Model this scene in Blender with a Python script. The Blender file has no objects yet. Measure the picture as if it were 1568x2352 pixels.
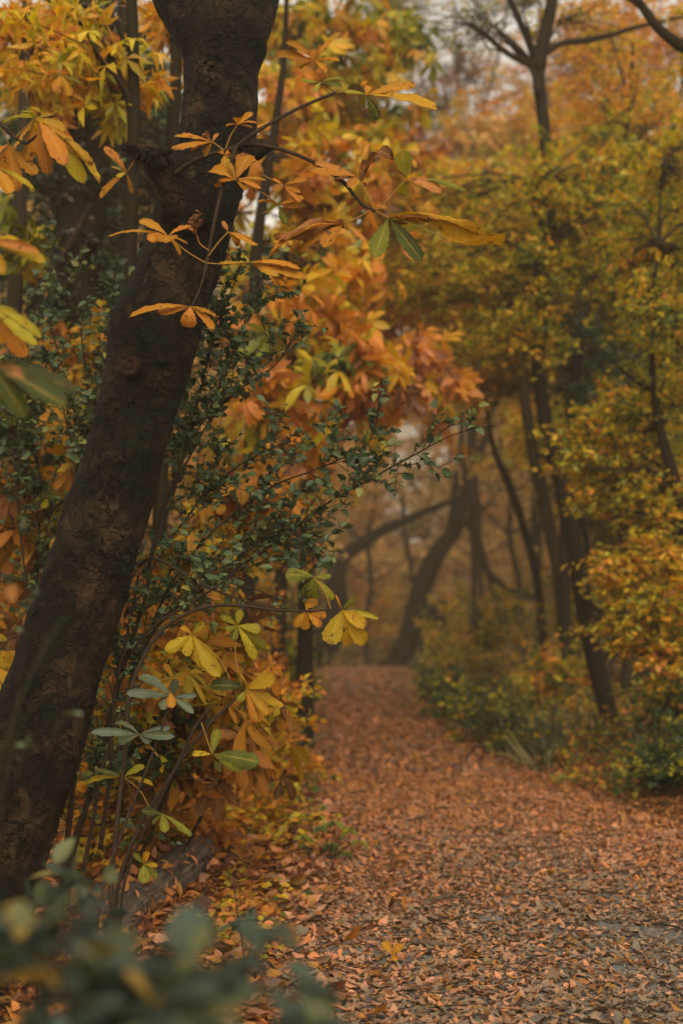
import bpy, math
import numpy as np
from mathutils import Vector, noise as mnoise

R = math.radians
S = bpy.context.scene
COL = S.collection

# ------------------------------------------------------------------ camera
CAMH, F, HZ = 1.2, 3267.0, 1420.0            # eye height (m); focal length and horizon on a 1568 x 2352 frame
PITCH = math.atan((HZ - 1176.0) / F)
cd = bpy.data.cameras.new('camera')
cam = bpy.data.objects.new('camera', cd)
COL.objects.link(cam)
cam.location = (0, 0, CAMH)
cam.rotation_euler = (R(90) + PITCH, 0, 0)
cd.sensor_fit = 'HORIZONTAL'
cd.sensor_width = 24.0
cd.lens = 50.0
cd.clip_start = 0.05
cd.clip_end = 2000
cd.dof.use_dof = True
cd.dof.focus_distance = 4.75
cd.dof.aperture_fstop = 2.0
S.camera = cam

# ------------------------------------------------------------------ sky and sun (soft overcast day)
SUN_EL, SUN_AZ = 42.0, 174.0                  # azimuth measured from straight ahead towards the right
world = bpy.data.worlds.new('World')
S.world = world
world.use_nodes = True
wt = world.node_tree
wt.nodes.clear()
sky = wt.nodes.new('ShaderNodeTexSky')
sky.sky_type = 'NISHITA'
sky.sun_disc = False
sky.sun_elevation = R(SUN_EL)
sky.sun_rotation = R(SUN_AZ)
sky.air_density = 1.0
sky.dust_density = 2.5
sky.ozone_density = 1.0
hs = wt.nodes.new('ShaderNodeHueSaturation')  # cloud cover greys the blue sky
hs.inputs['Saturation'].default_value = 0.22
bg = wt.nodes.new('ShaderNodeBackground')
bg.inputs['Strength'].default_value = 0.105
wo = wt.nodes.new('ShaderNodeOutputWorld')
wt.links.new(sky.outputs[0], hs.inputs['Color'])
warm = wt.nodes.new('ShaderNodeMix')           # white balance of an overcast autumn day
warm.data_type = 'RGBA'
warm.blend_type = 'MULTIPLY'
warm.inputs[0].default_value = 1.0
warm.inputs[7].default_value = (1.0, 0.90, 0.745, 1)
wt.links.new(hs.outputs[0], warm.inputs[6])
wt.links.new(warm.outputs[2], bg.inputs['Color'])
wt.links.new(bg.outputs[0], wo.inputs['Surface'])
sl = bpy.data.lights.new('sun', 'SUN')
sl.energy = 1.5
sl.angle = R(60)
sl.color = (1.0, 0.88, 0.74)
so = bpy.data.objects.new('sun', sl)
COL.objects.link(so)
_d = Vector((math.sin(R(SUN_AZ)) * math.cos(R(SUN_EL)), math.cos(R(SUN_AZ)) * math.cos(R(SUN_EL)), math.sin(R(SUN_EL))))
so.rotation_euler = _d.to_track_quat('Z', 'Y').to_euler()
so.location = _d * 60
S.view_settings.view_transform = 'Standard'
S.view_settings.look = 'None'
S.view_settings.gamma = 1.0
S.view_settings.exposure = 1.3
S.cycles.max_bounces = 7
S.cycles.diffuse_bounces = 4
S.cycles.glossy_bounces = 2
S.cycles.transmission_bounces = 5
S.cycles.volume_bounces = 1
S.cycles.sample_clamp_indirect = 4.0
S.cycles.use_denoising = True

HAZE = 0.0029                                # density of the air, per metre

# ------------------------------------------------------------------ helpers
CP, SP = math.cos(PITCH), math.sin(PITCH)


def P(px, py, Y):
    """World point seen at photograph pixel (px, py) at the distance Y ahead."""
    px, py, Y = np.asarray(px, float), np.asarray(py, float), np.asarray(Y, float)
    x, y = (px - 784.0) / F, (1176.0 - py) / F
    t = Y / (CP - y * SP)
    return np.stack(np.broadcast_arrays(x * t, Y, CAMH + t * (SP + y * CP)), -1)


def unit(v):
    v = np.asarray(v, float)
    return v / np.maximum(np.linalg.norm(v, axis=-1, keepdims=True), 1e-9)


def lin(c):
    """sRGB 0-255 to linear."""
    return tuple((x / 255 / 12.92) if x < 10 else ((x / 255 + 0.055) / 1.055) ** 2.4 for x in c)


class MB:
    """Collects quads and links them as one mesh object."""

    def __init__(self):
        self.V, self.Q, self.M, self.T, self.U, self.n = [], [], [], [], [], 0

    def add(self, v, q, mat=0, tint=0.5, uv=None):
        v = np.asarray(v, float).reshape(-1, 3)
        q = np.asarray(q, np.int64).reshape(-1, 4)
        self.V.append(v)
        self.Q.append(q + self.n)
        self.M.append(np.broadcast_to(np.asarray(mat, np.int32), (len(q),)))
        self.T.append(np.broadcast_to(np.asarray(tint, np.float32), (len(q),)))
        uv = np.zeros((len(v), 2)) if uv is None else np.asarray(uv, float).reshape(-1, 2)
        self.U.append(uv)
        self.n += len(v)

    def build(self, name, mats, parent=None, origin=None, smooth=True):
        me = bpy.data.meshes.new(name)
        o = bpy.data.objects.new(name, me)
        COL.objects.link(o)
        if not isinstance(mats, (list, tuple)):
            mats = [mats]
        for m in mats:
            me.materials.append(m)
        base = np.zeros(3)
        if parent is not None:
            o.parent = parent
            p = parent
            while p is not None:
                base += np.array(p.location)
                p = p.parent
        if origin is not None:
            o.location = np.asarray(origin, float) - base
            base = np.asarray(origin, float)
        if not self.V:
            return o
        v = np.concatenate(self.V) - base
        q = np.concatenate(self.Q)
        me.vertices.add(len(v))
        me.vertices.foreach_set('co', v.astype(np.float32).ravel())
        me.loops.add(len(q) * 4)
        me.loops.foreach_set('vertex_index', q.astype(np.int32).ravel())
        me.polygons.add(len(q))
        me.polygons.foreach_set('loop_start', np.arange(0, len(q) * 4, 4, dtype=np.int32))
        me.polygons.foreach_set('material_index', np.concatenate(self.M).astype(np.int32))
        me.polygons.foreach_set('use_smooth', np.full(len(q), smooth, dtype=bool))
        me.update(calc_edges=True)
        uvl = me.uv_layers.new(name='UVMap')
        uvl.data.foreach_set('uv', np.concatenate(self.U)[q.ravel()].astype(np.float32).ravel())
        at = me.attributes.new('tint', 'FLOAT', 'FACE')
        at.data.foreach_set('value', np.concatenate(self.T).astype(np.float32))
        return o


def tag(o, label=None, cat=None, group=None, kind=None):
    if label:
        o['label'] = label
    if cat:
        o['category'] = cat
    if group:
        o['group'] = group
    if kind:
        o['kind'] = kind
    return o


def thing(name, label, cat, loc, group=None):
    o = bpy.data.objects.new(name, None)
    o.empty_display_size = 0.1
    COL.objects.link(o)
    o.location = tuple(float(a) for a in loc)
    return tag(o, label, cat, group)


def resample(pts, vals, n):
    """Catmull-Rom through pts (and the values vals), n samples."""
    pts = np.asarray(pts, float)
    vals = np.asarray(vals, float)
    d = np.r_[0, np.cumsum(np.maximum(np.linalg.norm(np.diff(pts, axis=0), axis=1), 1e-6))]
    s = np.linspace(0, d[-1], n)
    k = np.clip(np.searchsorted(d, s, side='right') - 1, 0, len(pts) - 2)
    f = (s - d[k]) / (d[k + 1] - d[k])
    A = np.concatenate([pts, vals[:, None]], 1)
    tan = np.gradient(A, d, axis=0)
    h = (d[k + 1] - d[k])[:, None]
    f = f[:, None]
    a = (2 * f**3 - 3 * f**2 + 1) * A[k] + (f**3 - 2 * f**2 + f) * h * tan[k] + (-2 * f**3 + 3 * f**2) * A[k + 1] + (f**3 - f**2) * h * tan[k + 1]
    return a[:, :3], np.maximum(a[:, 3], 1e-4), s


def tube(mb, pts, rad, seg=10, n=None, mat=0, tint=0.5, rough=0.0, rscale=3.0, caps=True, disp=None):
    if n is None:
        n = max(4, 6 * (len(pts) - 1))
    p, r, s = resample(pts, rad, n)
    t = unit(np.gradient(p, axis=0))
    ref = np.array([0, -1.0, 0]) if abs(t[0, 1]) < 0.9 else np.array([0, 0, 1.0])
    xs = []
    x = unit(ref - t[0] * ref.dot(t[0]))
    for i in range(n):
        x = unit(x - t[i] * x.dot(t[i]))
        xs.append(x)
    xs = np.array(xs)
    ys = np.cross(t, xs)
    a = np.linspace(0, 2 * math.pi, seg, endpoint=False)
    ring = np.cos(a)[None, :, None] * xs[:, None] + np.sin(a)[None, :, None] * ys[:, None]
    rr = np.broadcast_to(r[:, None], (n, seg)).copy()
    if rough or disp is not None:
        for i in range(n):
            for j in range(seg):
                q = p[i] + ring[i, j] * r[i]
                if disp is not None:
                    rr[i, j] += disp(q, a[j], s[i], r[i])
                else:
                    rr[i, j] *= 1 + rough * (mnoise.noise(Vector(q * rscale)) + 0.5 * mnoise.noise(Vector(q * rscale * 2.7)))
    v = p[:, None] + ring * rr[..., None]
    if caps:                                   # close the ends
        v = np.concatenate([np.repeat(p[:1, None], seg, 1), v, np.repeat(p[-1:, None] + t[-1:, None] * r[-1] * 0.5, seg, 1)], 0)
        s = np.r_[s[0], s, s[-1]]
        n += 2
    i, j = np.meshgrid(np.arange(n - 1), np.arange(seg), indexing='ij')
    q = np.stack([i * seg + j, i * seg + (j + 1) % seg, (i + 1) * seg + (j + 1) % seg, (i + 1) * seg + j], -1).reshape(-1, 4)
    uv = np.stack([np.broadcast_to(a / (2 * math.pi), (n, seg)), np.broadcast_to(s[:, None], (n, seg))], -1)
    mb.add(v.reshape(-1, 3), q, mat, tint, uv.reshape(-1, 2))
    return p, r


def twigs(mb, A, B, ra, rb, sag=0.0, mat=0, tint=0.5, seg=4):
    """Many thin bowed twigs at once from A to B."""
    A, B = np.atleast_2d(A), np.atleast_2d(B)
    N = len(A)
    if N == 0:
        return
    ra, rb = np.broadcast_to(ra, (N,)), np.broadcast_to(rb, (N,))
    L = np.linalg.norm(B - A, axis=1)
    M = (A + B) / 2 + np.stack([0 * L, 0 * L, np.broadcast_to(sag, (N,)) * L], 1)
    P3 = np.stack([A, M, B], 1)
    d = unit(B - A)
    ref = np.where(np.abs(d[:, 2:3]) < 0.9, np.array([[0, 0, 1.0]]), np.array([[1.0, 0, 0]]))
    x = unit(np.cross(d, ref))
    y = np.cross(x, d)
    a = np.linspace(0, 2 * math.pi, seg, endpoint=False)
    ring = np.cos(a)[None, :, None] * x[:, None] + np.sin(a)[None, :, None] * y[:, None]
    rad = np.stack([ra, (ra + rb) / 2, rb], 1)
    v = P3[:, :, None] + ring[:, None] * rad[:, :, None, None]
    base = (np.arange(N) * 3 * seg)[:, None]
    qq = []
    for i in range(2):
        for j in range(seg):
            qq.append([i * seg + j, i * seg + (j + 1) % seg, (i + 1) * seg + (j + 1) % seg, (i + 1) * seg + j])
    q = (np.array(qq)[None] + base[:, None]).reshape(-1, 4)
    mb.add(v.reshape(-1, 3), q, mat, tint)


def leaf_tmpl(rows, half, prof, width=0.5, fold=0.25, droop=0.15, side=0.0):
    """Unit leaf: base at the origin, tip at y = 1, midrib fold and droop."""
    t = np.linspace(0, 1, rows)
    u = np.linspace(-1, 1, 2 * half + 1)
    w = np.array([max(prof(a), 0.015) for a in t]) * width * 0.5
    T, U = np.meshgrid(t, u, indexing='ij')
    X = U * w[:, None]
    Z = fold * np.abs(X) - droop * T**2 + side * X * T
    Yc = T - 0.25 * droop * T**2
    v = np.stack([X, Yc, Z], -1).reshape(-1, 3)
    c = 2 * half + 1
    i, j = np.meshgrid(np.arange(rows - 1), np.arange(c - 1), indexing='ij')
    q = np.stack([i * c + j, i * c + j + 1, (i + 1) * c + j + 1, (i + 1) * c + j], -1).reshape(-1, 4)
    return v, q, np.stack([U, T], -1).reshape(-1, 2)


def merge_tmpl(parts):
    V, Q, U, n = [], [], [], 0
    for v, q, u in parts:
        V.append(v); Q.append(q + n); U.append(u); n += len(v)
    return np.concatenate(V), np.concatenate(Q), np.concatenate(U)


def ovate(t):
    return math.sin(math.pi * t**0.75) ** 0.9 if 0 < t < 1 else 0


def obovate(t):
    return (t**1.15 * (1 - t)**0.5) / 0.375 if 0 < t < 1 else 0


def palmate(rows, half, n=7, droop=0.25, seed=0):
    """Horse chestnut leaf: leaflets fanned out round the end of its stalk."""
    rg = np.random.default_rng(seed)
    ang = np.linspace(-112, 112, n) + rg.normal(0, 5, n)
    out = []
    for a in ang:
        L = (1 - 0.5 * (abs(a) / 112)**1.6) * rg.uniform(0.88, 1.05)
        v, q, u = leaf_tmpl(rows, half, obovate, rg.uniform(.28, .38), 0.4 * (1 if rg.random() < .75 else -1), droop * rg.uniform(0.2, 2.2), rg.normal(0, .5))
        v = v * L
        b = R(a)
        out.append((np.stack([v[:, 0] * math.cos(b) + v[:, 1] * math.sin(b), -v[:, 0] * math.sin(b) + v[:, 1] * math.cos(b), v[:, 2]], 1), q, u))
    return merge_tmpl(out)


LEAF_FAR = leaf_tmpl(3, 1, ovate, 0.62, 0.3, 0.15)
LEAF_MID = leaf_tmpl(4, 1, ovate, 0.60, 0.3, 0.2)
LEAF_NEAR = leaf_tmpl(7, 2, ovate, 0.56, 0.3, 0.2)
PALM_FAR = [palmate(3, 1, 5, 0.45, s) for s in range(4)]
PALM_MID = [palmate(6, 1, 5 + 2 * (s % 2), 0.42, s + 9) for s in range(8)]


def scatter(mb, tmpl, pos, fwd, nrm, size, tint, mat=0):
    """Copies of a unit leaf."""
    if isinstance(tmpl, list):
        idx = np.arange(len(pos)) % len(tmpl)
        for k, t in enumerate(tmpl):
            m = idx == k
            scatter(mb, t, pos[m], fwd[m], nrm[m], np.broadcast_to(size, (len(pos),))[m], np.broadcast_to(tint, (len(pos),))[m], mat)
        return
    v, q, u = tmpl
    N = len(pos)
    if N == 0:
        return
    y = unit(fwd)
    z = unit(nrm - (nrm * y).sum(1, keepdims=True) * y)
    x = np.cross(y, z)
    size = np.broadcast_to(size, (N,))
    vv = pos[:, None] + size[:, None, None] * (v[None, :, 0:1] * x[:, None] + v[None, :, 1:2] * y[:, None] + v[None, :, 2:3] * z[:, None])
    qq = (q[None] + (np.arange(N) * len(v))[:, None, None]).reshape(-1, 4)
    mb.add(vv.reshape(-1, 3), qq, mat, np.repeat(np.broadcast_to(tint, (N,)), len(q)), np.tile(u, (N, 1)))


def spray(mb, rng, c, r, clumps, lpc, L, size, tint, hub=None, tmpl=LEAF_FAR, flat=0.6, droop=0.1, mat=0, tmat=1, tr=0.004,
          shell=2.2, limb_r=0.015, tint_by=None, leaf_droop=0.0, limbs=True):
    """A leafy mass: limbs from the hub, twigs round the ellipsoid c, r and leaves along each twig."""
    c, r = np.asarray(c, float), np.asarray(r, float)
    d = unit(rng.normal(size=(clumps, 3)))
    rad = rng.random(clumps)**(1 / shell)
    pos = c + d * r * rad[:, None] * (1 + 0.18 * rng.normal(size=(clumps, 1)))
    td = d * np.array([1, 1, 1 - 0.75 * flat]) + rng.normal(size=(clumps, 3)) * np.array([.6, .6, .6 * (1 - .7 * flat)])
    if hub is not None:
        td += 0.8 * unit(pos - np.asarray(hub))
    td = unit(td)
    td[:, 2] -= droop
    td = unit(td)
    LL = L * rng.uniform(.6, 1.3, clumps)
    a, b = pos - td * LL[:, None] * .5, pos + td * LL[:, None] * .5
    twigs(mb, a, b, tr, tr * .35, 0.05, tmat)
    if hub is not None and limbs:
        hub = np.asarray(hub, float)
        k = max(1, clumps // 7)
        ends = pos[rng.choice(clumps, k, replace=False)]
        near = np.argmin(((a[:, None] - ends[None])**2).sum(-1), 1)
        mid = hub + (ends - hub) * 0.55 + rng.normal(size=(k, 3)) * 0.08 * np.linalg.norm(ends - hub, axis=1, keepdims=True)
        twigs(mb, np.repeat(hub[None], k, 0), mid, limb_r, limb_r * .6, 0.06, tmat, seg=5)
        twigs(mb, mid, ends, limb_r * .6, limb_r * .25, 0.03, tmat)
        f = rng.uniform(.3, 1, (clumps, 1))
        twigs(mb, mid[near] * (1 - f) + ends[near] * f, a, tr * 1.3, tr, 0.06, tmat)
    N = clumps * lpc
    ci = np.repeat(np.arange(clumps), lpc)
    t = rng.random(N)
    side = np.where(rng.random(N) < .5, -1.0, 1.0)
    lat = unit(np.cross(td, np.array([0, 0, 1.0]) + 0.3 * rng.normal(size=(clumps, 3))))
    pp = a[ci] + td[ci] * (LL[ci] * t)[:, None] + np.array([0, 0, 0.05]) * (LL[ci] * 4 * t * (1 - t))[:, None] \
        + lat[ci] * (side * rng.random(N) * LL[ci] * 0.28 * (1.05 - t))[:, None] + rng.normal(size=(N, 3)) * LL[ci][:, None] * 0.05 * np.array([1, 1, 1.6 - flat])
    fw = td[ci] * .6 + lat[ci] * side[:, None] * .8 + rng.normal(size=(N, 3)) * .35
    fw[:, 2] -= leaf_droop
    nr = np.array([0, 0, 1.0]) * (.35 + flat) + rng.normal(size=(N, 3)) * (.75 - .3 * flat)
    m, sc, sl_ = tint
    base = m + sc * rng.normal(size=clumps)
    if tint_by is not None:
        base = base + tint_by(pos)
    tt = np.clip(base[ci] + sl_ * rng.normal(size=N), 0.0, 1.0)
    scatter(mb, tmpl, pp, fw, nr, size * rng.uniform(.65, 1.2, N), tt, mat)
    return pos


def rpx(Y):
    return Y / F


# ------------------------------------------------------------------ materials
def new_mat(name):
    m = bpy.data.materials.new(name)
    m.use_nodes = True
    m.node_tree.nodes.clear()
    return m, m.node_tree.nodes, m.node_tree.links


def ramp(nd, stops, interp='LINEAR'):
    n = nd.new('ShaderNodeValToRGB')
    n.color_ramp.interpolation = interp
    e = n.color_ramp.elements
    while len(e) > 1:
        e.remove(e[-1])
    e[0].position, e[0].color = stops[0][0], (*stops[0][1], 1)
    for p, c in stops[1:]:
        k = e.new(p)
        k.color = (*c, 1)
    return n


def math_node(nd, lk, op, a, b):
    n = nd.new('ShaderNodeMath')
    n.operation = op
    for i, s in enumerate((a, b)):
        if isinstance(s, (int, float)):
            n.inputs[i].default_value = s
        else:
            lk.new(s, n.inputs[i])
    return n.outputs[0]


def noise_node(nd, lk, vec, scale, detail=3, rough=.55):
    n = nd.new('ShaderNodeTexNoise')
    n.inputs['Scale'].default_value = scale
    n.inputs['Detail'].default_value = detail
    n.inputs['Roughness'].default_value = rough
    if vec is not None:
        lk.new(vec, n.inputs['Vector'])
    return n.outputs['Fac']


def mixc(nd, lk, fac, a, b, mode='MIX'):
    n = nd.new('ShaderNodeMix')
    n.data_type = 'RGBA'
    n.blend_type = mode
    for s, i in ((fac, 0), (a, 6), (b, 7)):
        if isinstance(s, (int, float)):
            n.inputs[i].default_value = s
        elif isinstance(s, tuple):
            n.inputs[i].default_value = (*s, 1)
        else:
            lk.new(s, n.inputs[i])
    return n.outputs[2]


def leaf_mat(name, stops, trans=0.35, rough=0.5, spec=0.35, spots=0.0, veins=0.0, wob=0.10, bump=0.0, sheen_rough=None):
    m, nd, lk = new_mat(name)
    at = nd.new('ShaderNodeAttribute')
    at.attribute_name = 'tint'
    geo = nd.new('ShaderNodeNewGeometry')
    pos = geo.outputs['Position']
    nz = noise_node(nd, lk, pos, 26, 2)
    t = math_node(nd, lk, 'MULTIPLY', math_node(nd, lk, 'SUBTRACT', nz, 0.5), wob * 2)
    rnd = math_node(nd, lk, 'MULTIPLY', math_node(nd, lk, 'SUBTRACT', geo.outputs['Random Per Island'], 0.5), wob * 1.2)
    t = math_node(nd, lk, 'ADD', math_node(nd, lk, 'ADD', at.outputs['Fac'], t), rnd)
    rp = ramp(nd, stops)
    lk.new(t, rp.inputs[0])
    col = rp.outputs[0]
    val = nd.new('ShaderNodeHueSaturation')
    lk.new(math_node(nd, lk, 'ADD', math_node(nd, lk, 'MULTIPLY', geo.outputs['Random Per Island'], 0.5), 0.75), val.inputs['Value'])
    lk.new(col, val.inputs['Color'])
    col = val.outputs[0]
    h = None
    if veins:
        uv = nd.new('ShaderNodeUVMap')
        sx = nd.new('ShaderNodeSeparateXYZ')
        lk.new(uv.outputs[0], sx.inputs[0])
        au = math_node(nd, lk, 'ABSOLUTE', sx.outputs[0], 0)
        rib = math_node(nd, lk, 'LESS_THAN', au, 0.07)
        w = math_node(nd, lk, 'ADD', math_node(nd, lk, 'MULTIPLY', sx.outputs[1], 95.0), math_node(nd, lk, 'MULTIPLY', au, -26.0))
        ww = math_node(nd, lk, 'SINE', w, 0)
        ln = math_node(nd, lk, 'GREATER_THAN', ww, 0.86)
        col = mixc(nd, lk, math_node(nd, lk, 'MULTIPLY', math_node(nd, lk, 'MAXIMUM', rib, math_node(nd, lk, 'MULTIPLY', ln, 0.45)), veins), col, (0.42, 0.26, 0.05))
        h = ww
        ed = math_node(nd, lk, 'ADD', math_node(nd, lk, 'MAXIMUM', math_node(nd, lk, 'MULTIPLY', au, .92), sx.outputs[1]), math_node(nd, lk, 'MULTIPLY', math_node(nd, lk, 'SUBTRACT', noise_node(nd, lk, pos, 20, 4, .7), .5), 1.5))
        er = nd.new('ShaderNodeMapRange')                  # withered brown rims
        er.inputs[1].default_value, er.inputs[2].default_value = .98, 1.10
        lk.new(ed, er.inputs[0])
        col = mixc(nd, lk, math_node(nd, lk, 'MULTIPLY', er.outputs[0], .8 * min(1, spots + .1)), col, (0.10, 0.040, 0.016))
    if spots:
        big = noise_node(nd, lk, pos, 38, 4, .65)
        sm = noise_node(nd, lk, pos, 150, 2, .5)
        mr = nd.new('ShaderNodeMapRange')
        mr.inputs[1].default_value, mr.inputs[2].default_value = 0.60, 0.66
        lk.new(big, mr.inputs[0])
        mr2 = nd.new('ShaderNodeMapRange')
        mr2.inputs[1].default_value, mr2.inputs[2].default_value = 0.66, 0.70
        lk.new(sm, mr2.inputs[0])
        f = math_node(nd, lk, 'MULTIPLY', math_node(nd, lk, 'MAXIMUM', mr.outputs[0], mr2.outputs[0]), spots)
        col = mixc(nd, lk, f, col, (0.055, 0.022, 0.010))
    pb = nd.new('ShaderNodeBsdfPrincipled')
    pb.inputs['Roughness'].default_value = rough
    pb.inputs['Specular IOR Level'].default_value = spec
    lk.new(col, pb.inputs['Base Color'])
    if bump:
        b = nd.new('ShaderNodeBump')
        b.inputs['Strength'].default_value = bump
        b.inputs['Distance'].default_value = 0.002
        lk.new(noise_node(nd, lk, pos, 90, 3) if h is None else math_node(nd, lk, 'ADD', noise_node(nd, lk, pos, 110, 3), math_node(nd, lk, 'MULTIPLY', h, 0.2)), b.inputs['Height'])
        lk.new(b.outputs[0], pb.inputs['Normal'])
    tl = nd.new('ShaderNodeBsdfTranslucent')
    g = nd.new('ShaderNodeHueSaturation')
    g.inputs['Saturation'].default_value = 1.1
    g.inputs['Value'].default_value = 1.25
    lk.new(col, g.inputs['Color'])
    lk.new(g.outputs[0], tl.inputs['Color'])
    mx = nd.new('ShaderNodeMixShader')
    mx.inputs[0].default_value = trans
    lk.new(pb.outputs[0], mx.inputs[1])
    lk.new(tl.outputs[0], mx.inputs[2])
    out = nd.new('ShaderNodeOutputMaterial')
    lk.new(mx.outputs[0], out.inputs['Surface'])
    return m


AUT = [(0.00, (0.020, 0.036, 0.016)), (0.14, (0.045, 0.070, 0.014)), (0.30, (0.175, 0.185, 0.015)), (0.46, (0.42, 0.315, 0.016)),
       (0.60, (0.45, 0.225, 0.011)), (0.74, (0.43, 0.155, 0.011)), (0.88, (0.38, 0.150, 0.045)), (1.0, (0.095, 0.038, 0.015))]
GRN = [(0.0, (0.022, 0.038, 0.017)), (0.5, (0.055, 0.085, 0.036)), (0.8, (0.095, 0.115, 0.036)), (1.0, (0.20, 0.17, 0.03))]
LIT = [(0.0, (0.135, 0.112, 0.080)), (0.18, (0.21, 0.135, 0.076)), (0.40, (0.42, 0.185, 0.095)), (0.60, (0.40, 0.122, 0.024)), (0.74, (0.32, 0.155, 0.018)),
       (0.86, (0.17, 0.060, 0.018)), (1.0, (0.06, 0.030, 0.017))]
M_LEAF = leaf_mat('autumn_leaf', [(p_, tuple(min(1.18 * k_, .52) for k_ in c_)) for p_, c_ in AUT], .5)
M_HERO = leaf_mat('chestnut_leaf', [(p_, tuple(.70 * k_ for k_ in c_)) for p_, c_ in AUT], 0.32, 0.6, 0.12, spots=0.85, veins=0.4, wob=0.07, bump=0.5)
M_GREEN = leaf_mat('dark_green_leaf', GRN, 0.25, 0.55, 0.25)
M_TEAL = leaf_mat('grey_green_leaf', [(0.0, (0.015, 0.028, 0.020)), (0.4, (0.032, 0.054, 0.039)), (0.75, (0.08, 0.092, 0.032)), (1.0, (0.36, 0.22, 0.04))], 0.25, 0.55, 0.3, veins=0.15)
M_LITTER = leaf_mat('fallen_leaf', [(p_, tuple(.88 * k_ for k_ in c_)) for p_, c_ in LIT], 0.12, 0.6, 0.3, wob=0.12)
M_FAR = leaf_mat('far_leaf', [(0, (.12, .12, .03)), (.3, (.34, .29, .08)), (.55, (.60, .41, .13)), (.78, (.60, .35, .13)), (1, (.36, .20, .08))], .5, .6, .2)
M_GRASS = leaf_mat('grass_blade', [(0.0, (0.022, 0.030, 0.010)), (0.5, (0.052, 0.058, 0.018)), (1.0, (0.20, 0.16, 0.06))], 0.25, 0.5, 0.3)


def bark_mat(name, dark, light, moss=None, scale=14.0, bump=0.6, stretch=0.35):
    m, nd, lk = new_mat(name)
    geo = nd.new('ShaderNodeNewGeometry')
    mp = nd.new('ShaderNodeMapping')
    mp.inputs['Scale'].default_value = (1, 1, stretch)
    lk.new(geo.outputs['Position'], mp.inputs[0])
    v = mp.outputs[0]
    n1 = noise_node(nd, lk, v, scale, 6, .65)
    n2 = noise_node(nd, lk, v, scale * 4, 4, .6)
    rp = ramp(nd, [(0.30, dark), (0.75, light)])
    lk.new(math_node(nd, lk, 'ADD', math_node(nd, lk, 'MULTIPLY', n1, .7), math_node(nd, lk, 'MULTIPLY', n2, .3)), rp.inputs[0])
    col = rp.outputs[0]
    if moss:
        mr = nd.new('ShaderNodeMapRange')
        mr.inputs[1].default_value, mr.inputs[2].default_value = .48, .66
        lk.new(noise_node(nd, lk, geo.outputs['Position'], 5, 4), mr.inputs[0])
        col = mixc(nd, lk, math_node(nd, lk, 'MULTIPLY', mr.outputs[0], .7), col, moss)
    pb = nd.new('ShaderNodeBsdfPrincipled')
    pb.inputs['Roughness'].default_value = 0.85
    pb.inputs['Specular IOR Level'].default_value = 0.08
    lk.new(col, pb.inputs['Base Color'])
    b = nd.new('ShaderNodeBump')
    b.inputs['Strength'].default_value = bump
    b.inputs['Distance'].default_value = 0.01
    lk.new(math_node(nd, lk, 'ADD', n1, math_node(nd, lk, 'MULTIPLY', n2, .4)), b.inputs['Height'])
    lk.new(b.outputs[0], pb.inputs['Normal'])
    out = nd.new('ShaderNodeOutputMaterial')
    lk.new(pb.outputs[0], out.inputs['Surface'])
    return m


M_BARK = bark_mat('dark_bark', (0.006, 0.0042, 0.0024), (0.021, 0.014, 0.0075), (0.011, 0.011, 0.004))
M_BARKG = bark_mat('grey_bark', (0.013, 0.0095, 0.006), (0.045, 0.030, 0.018), (0.02, 0.018, 0.008))
M_TWIG = bark_mat('twig_bark', (0.013, 0.009, 0.006), (0.045, 0.029, 0.018), None, 40, .3, 1)
M_STEM = bark_mat('petiole', (0.16, 0.085, 0.018), (0.26, 0.14, 0.03), None, 40, .2, 1)
M_WOOD = bark_mat('weathered_wood', (0.030, 0.022, 0.015), (0.17, 0.115, 0.075), (0.05, 0.05, 0.025), 20, .8, 1)


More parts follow.
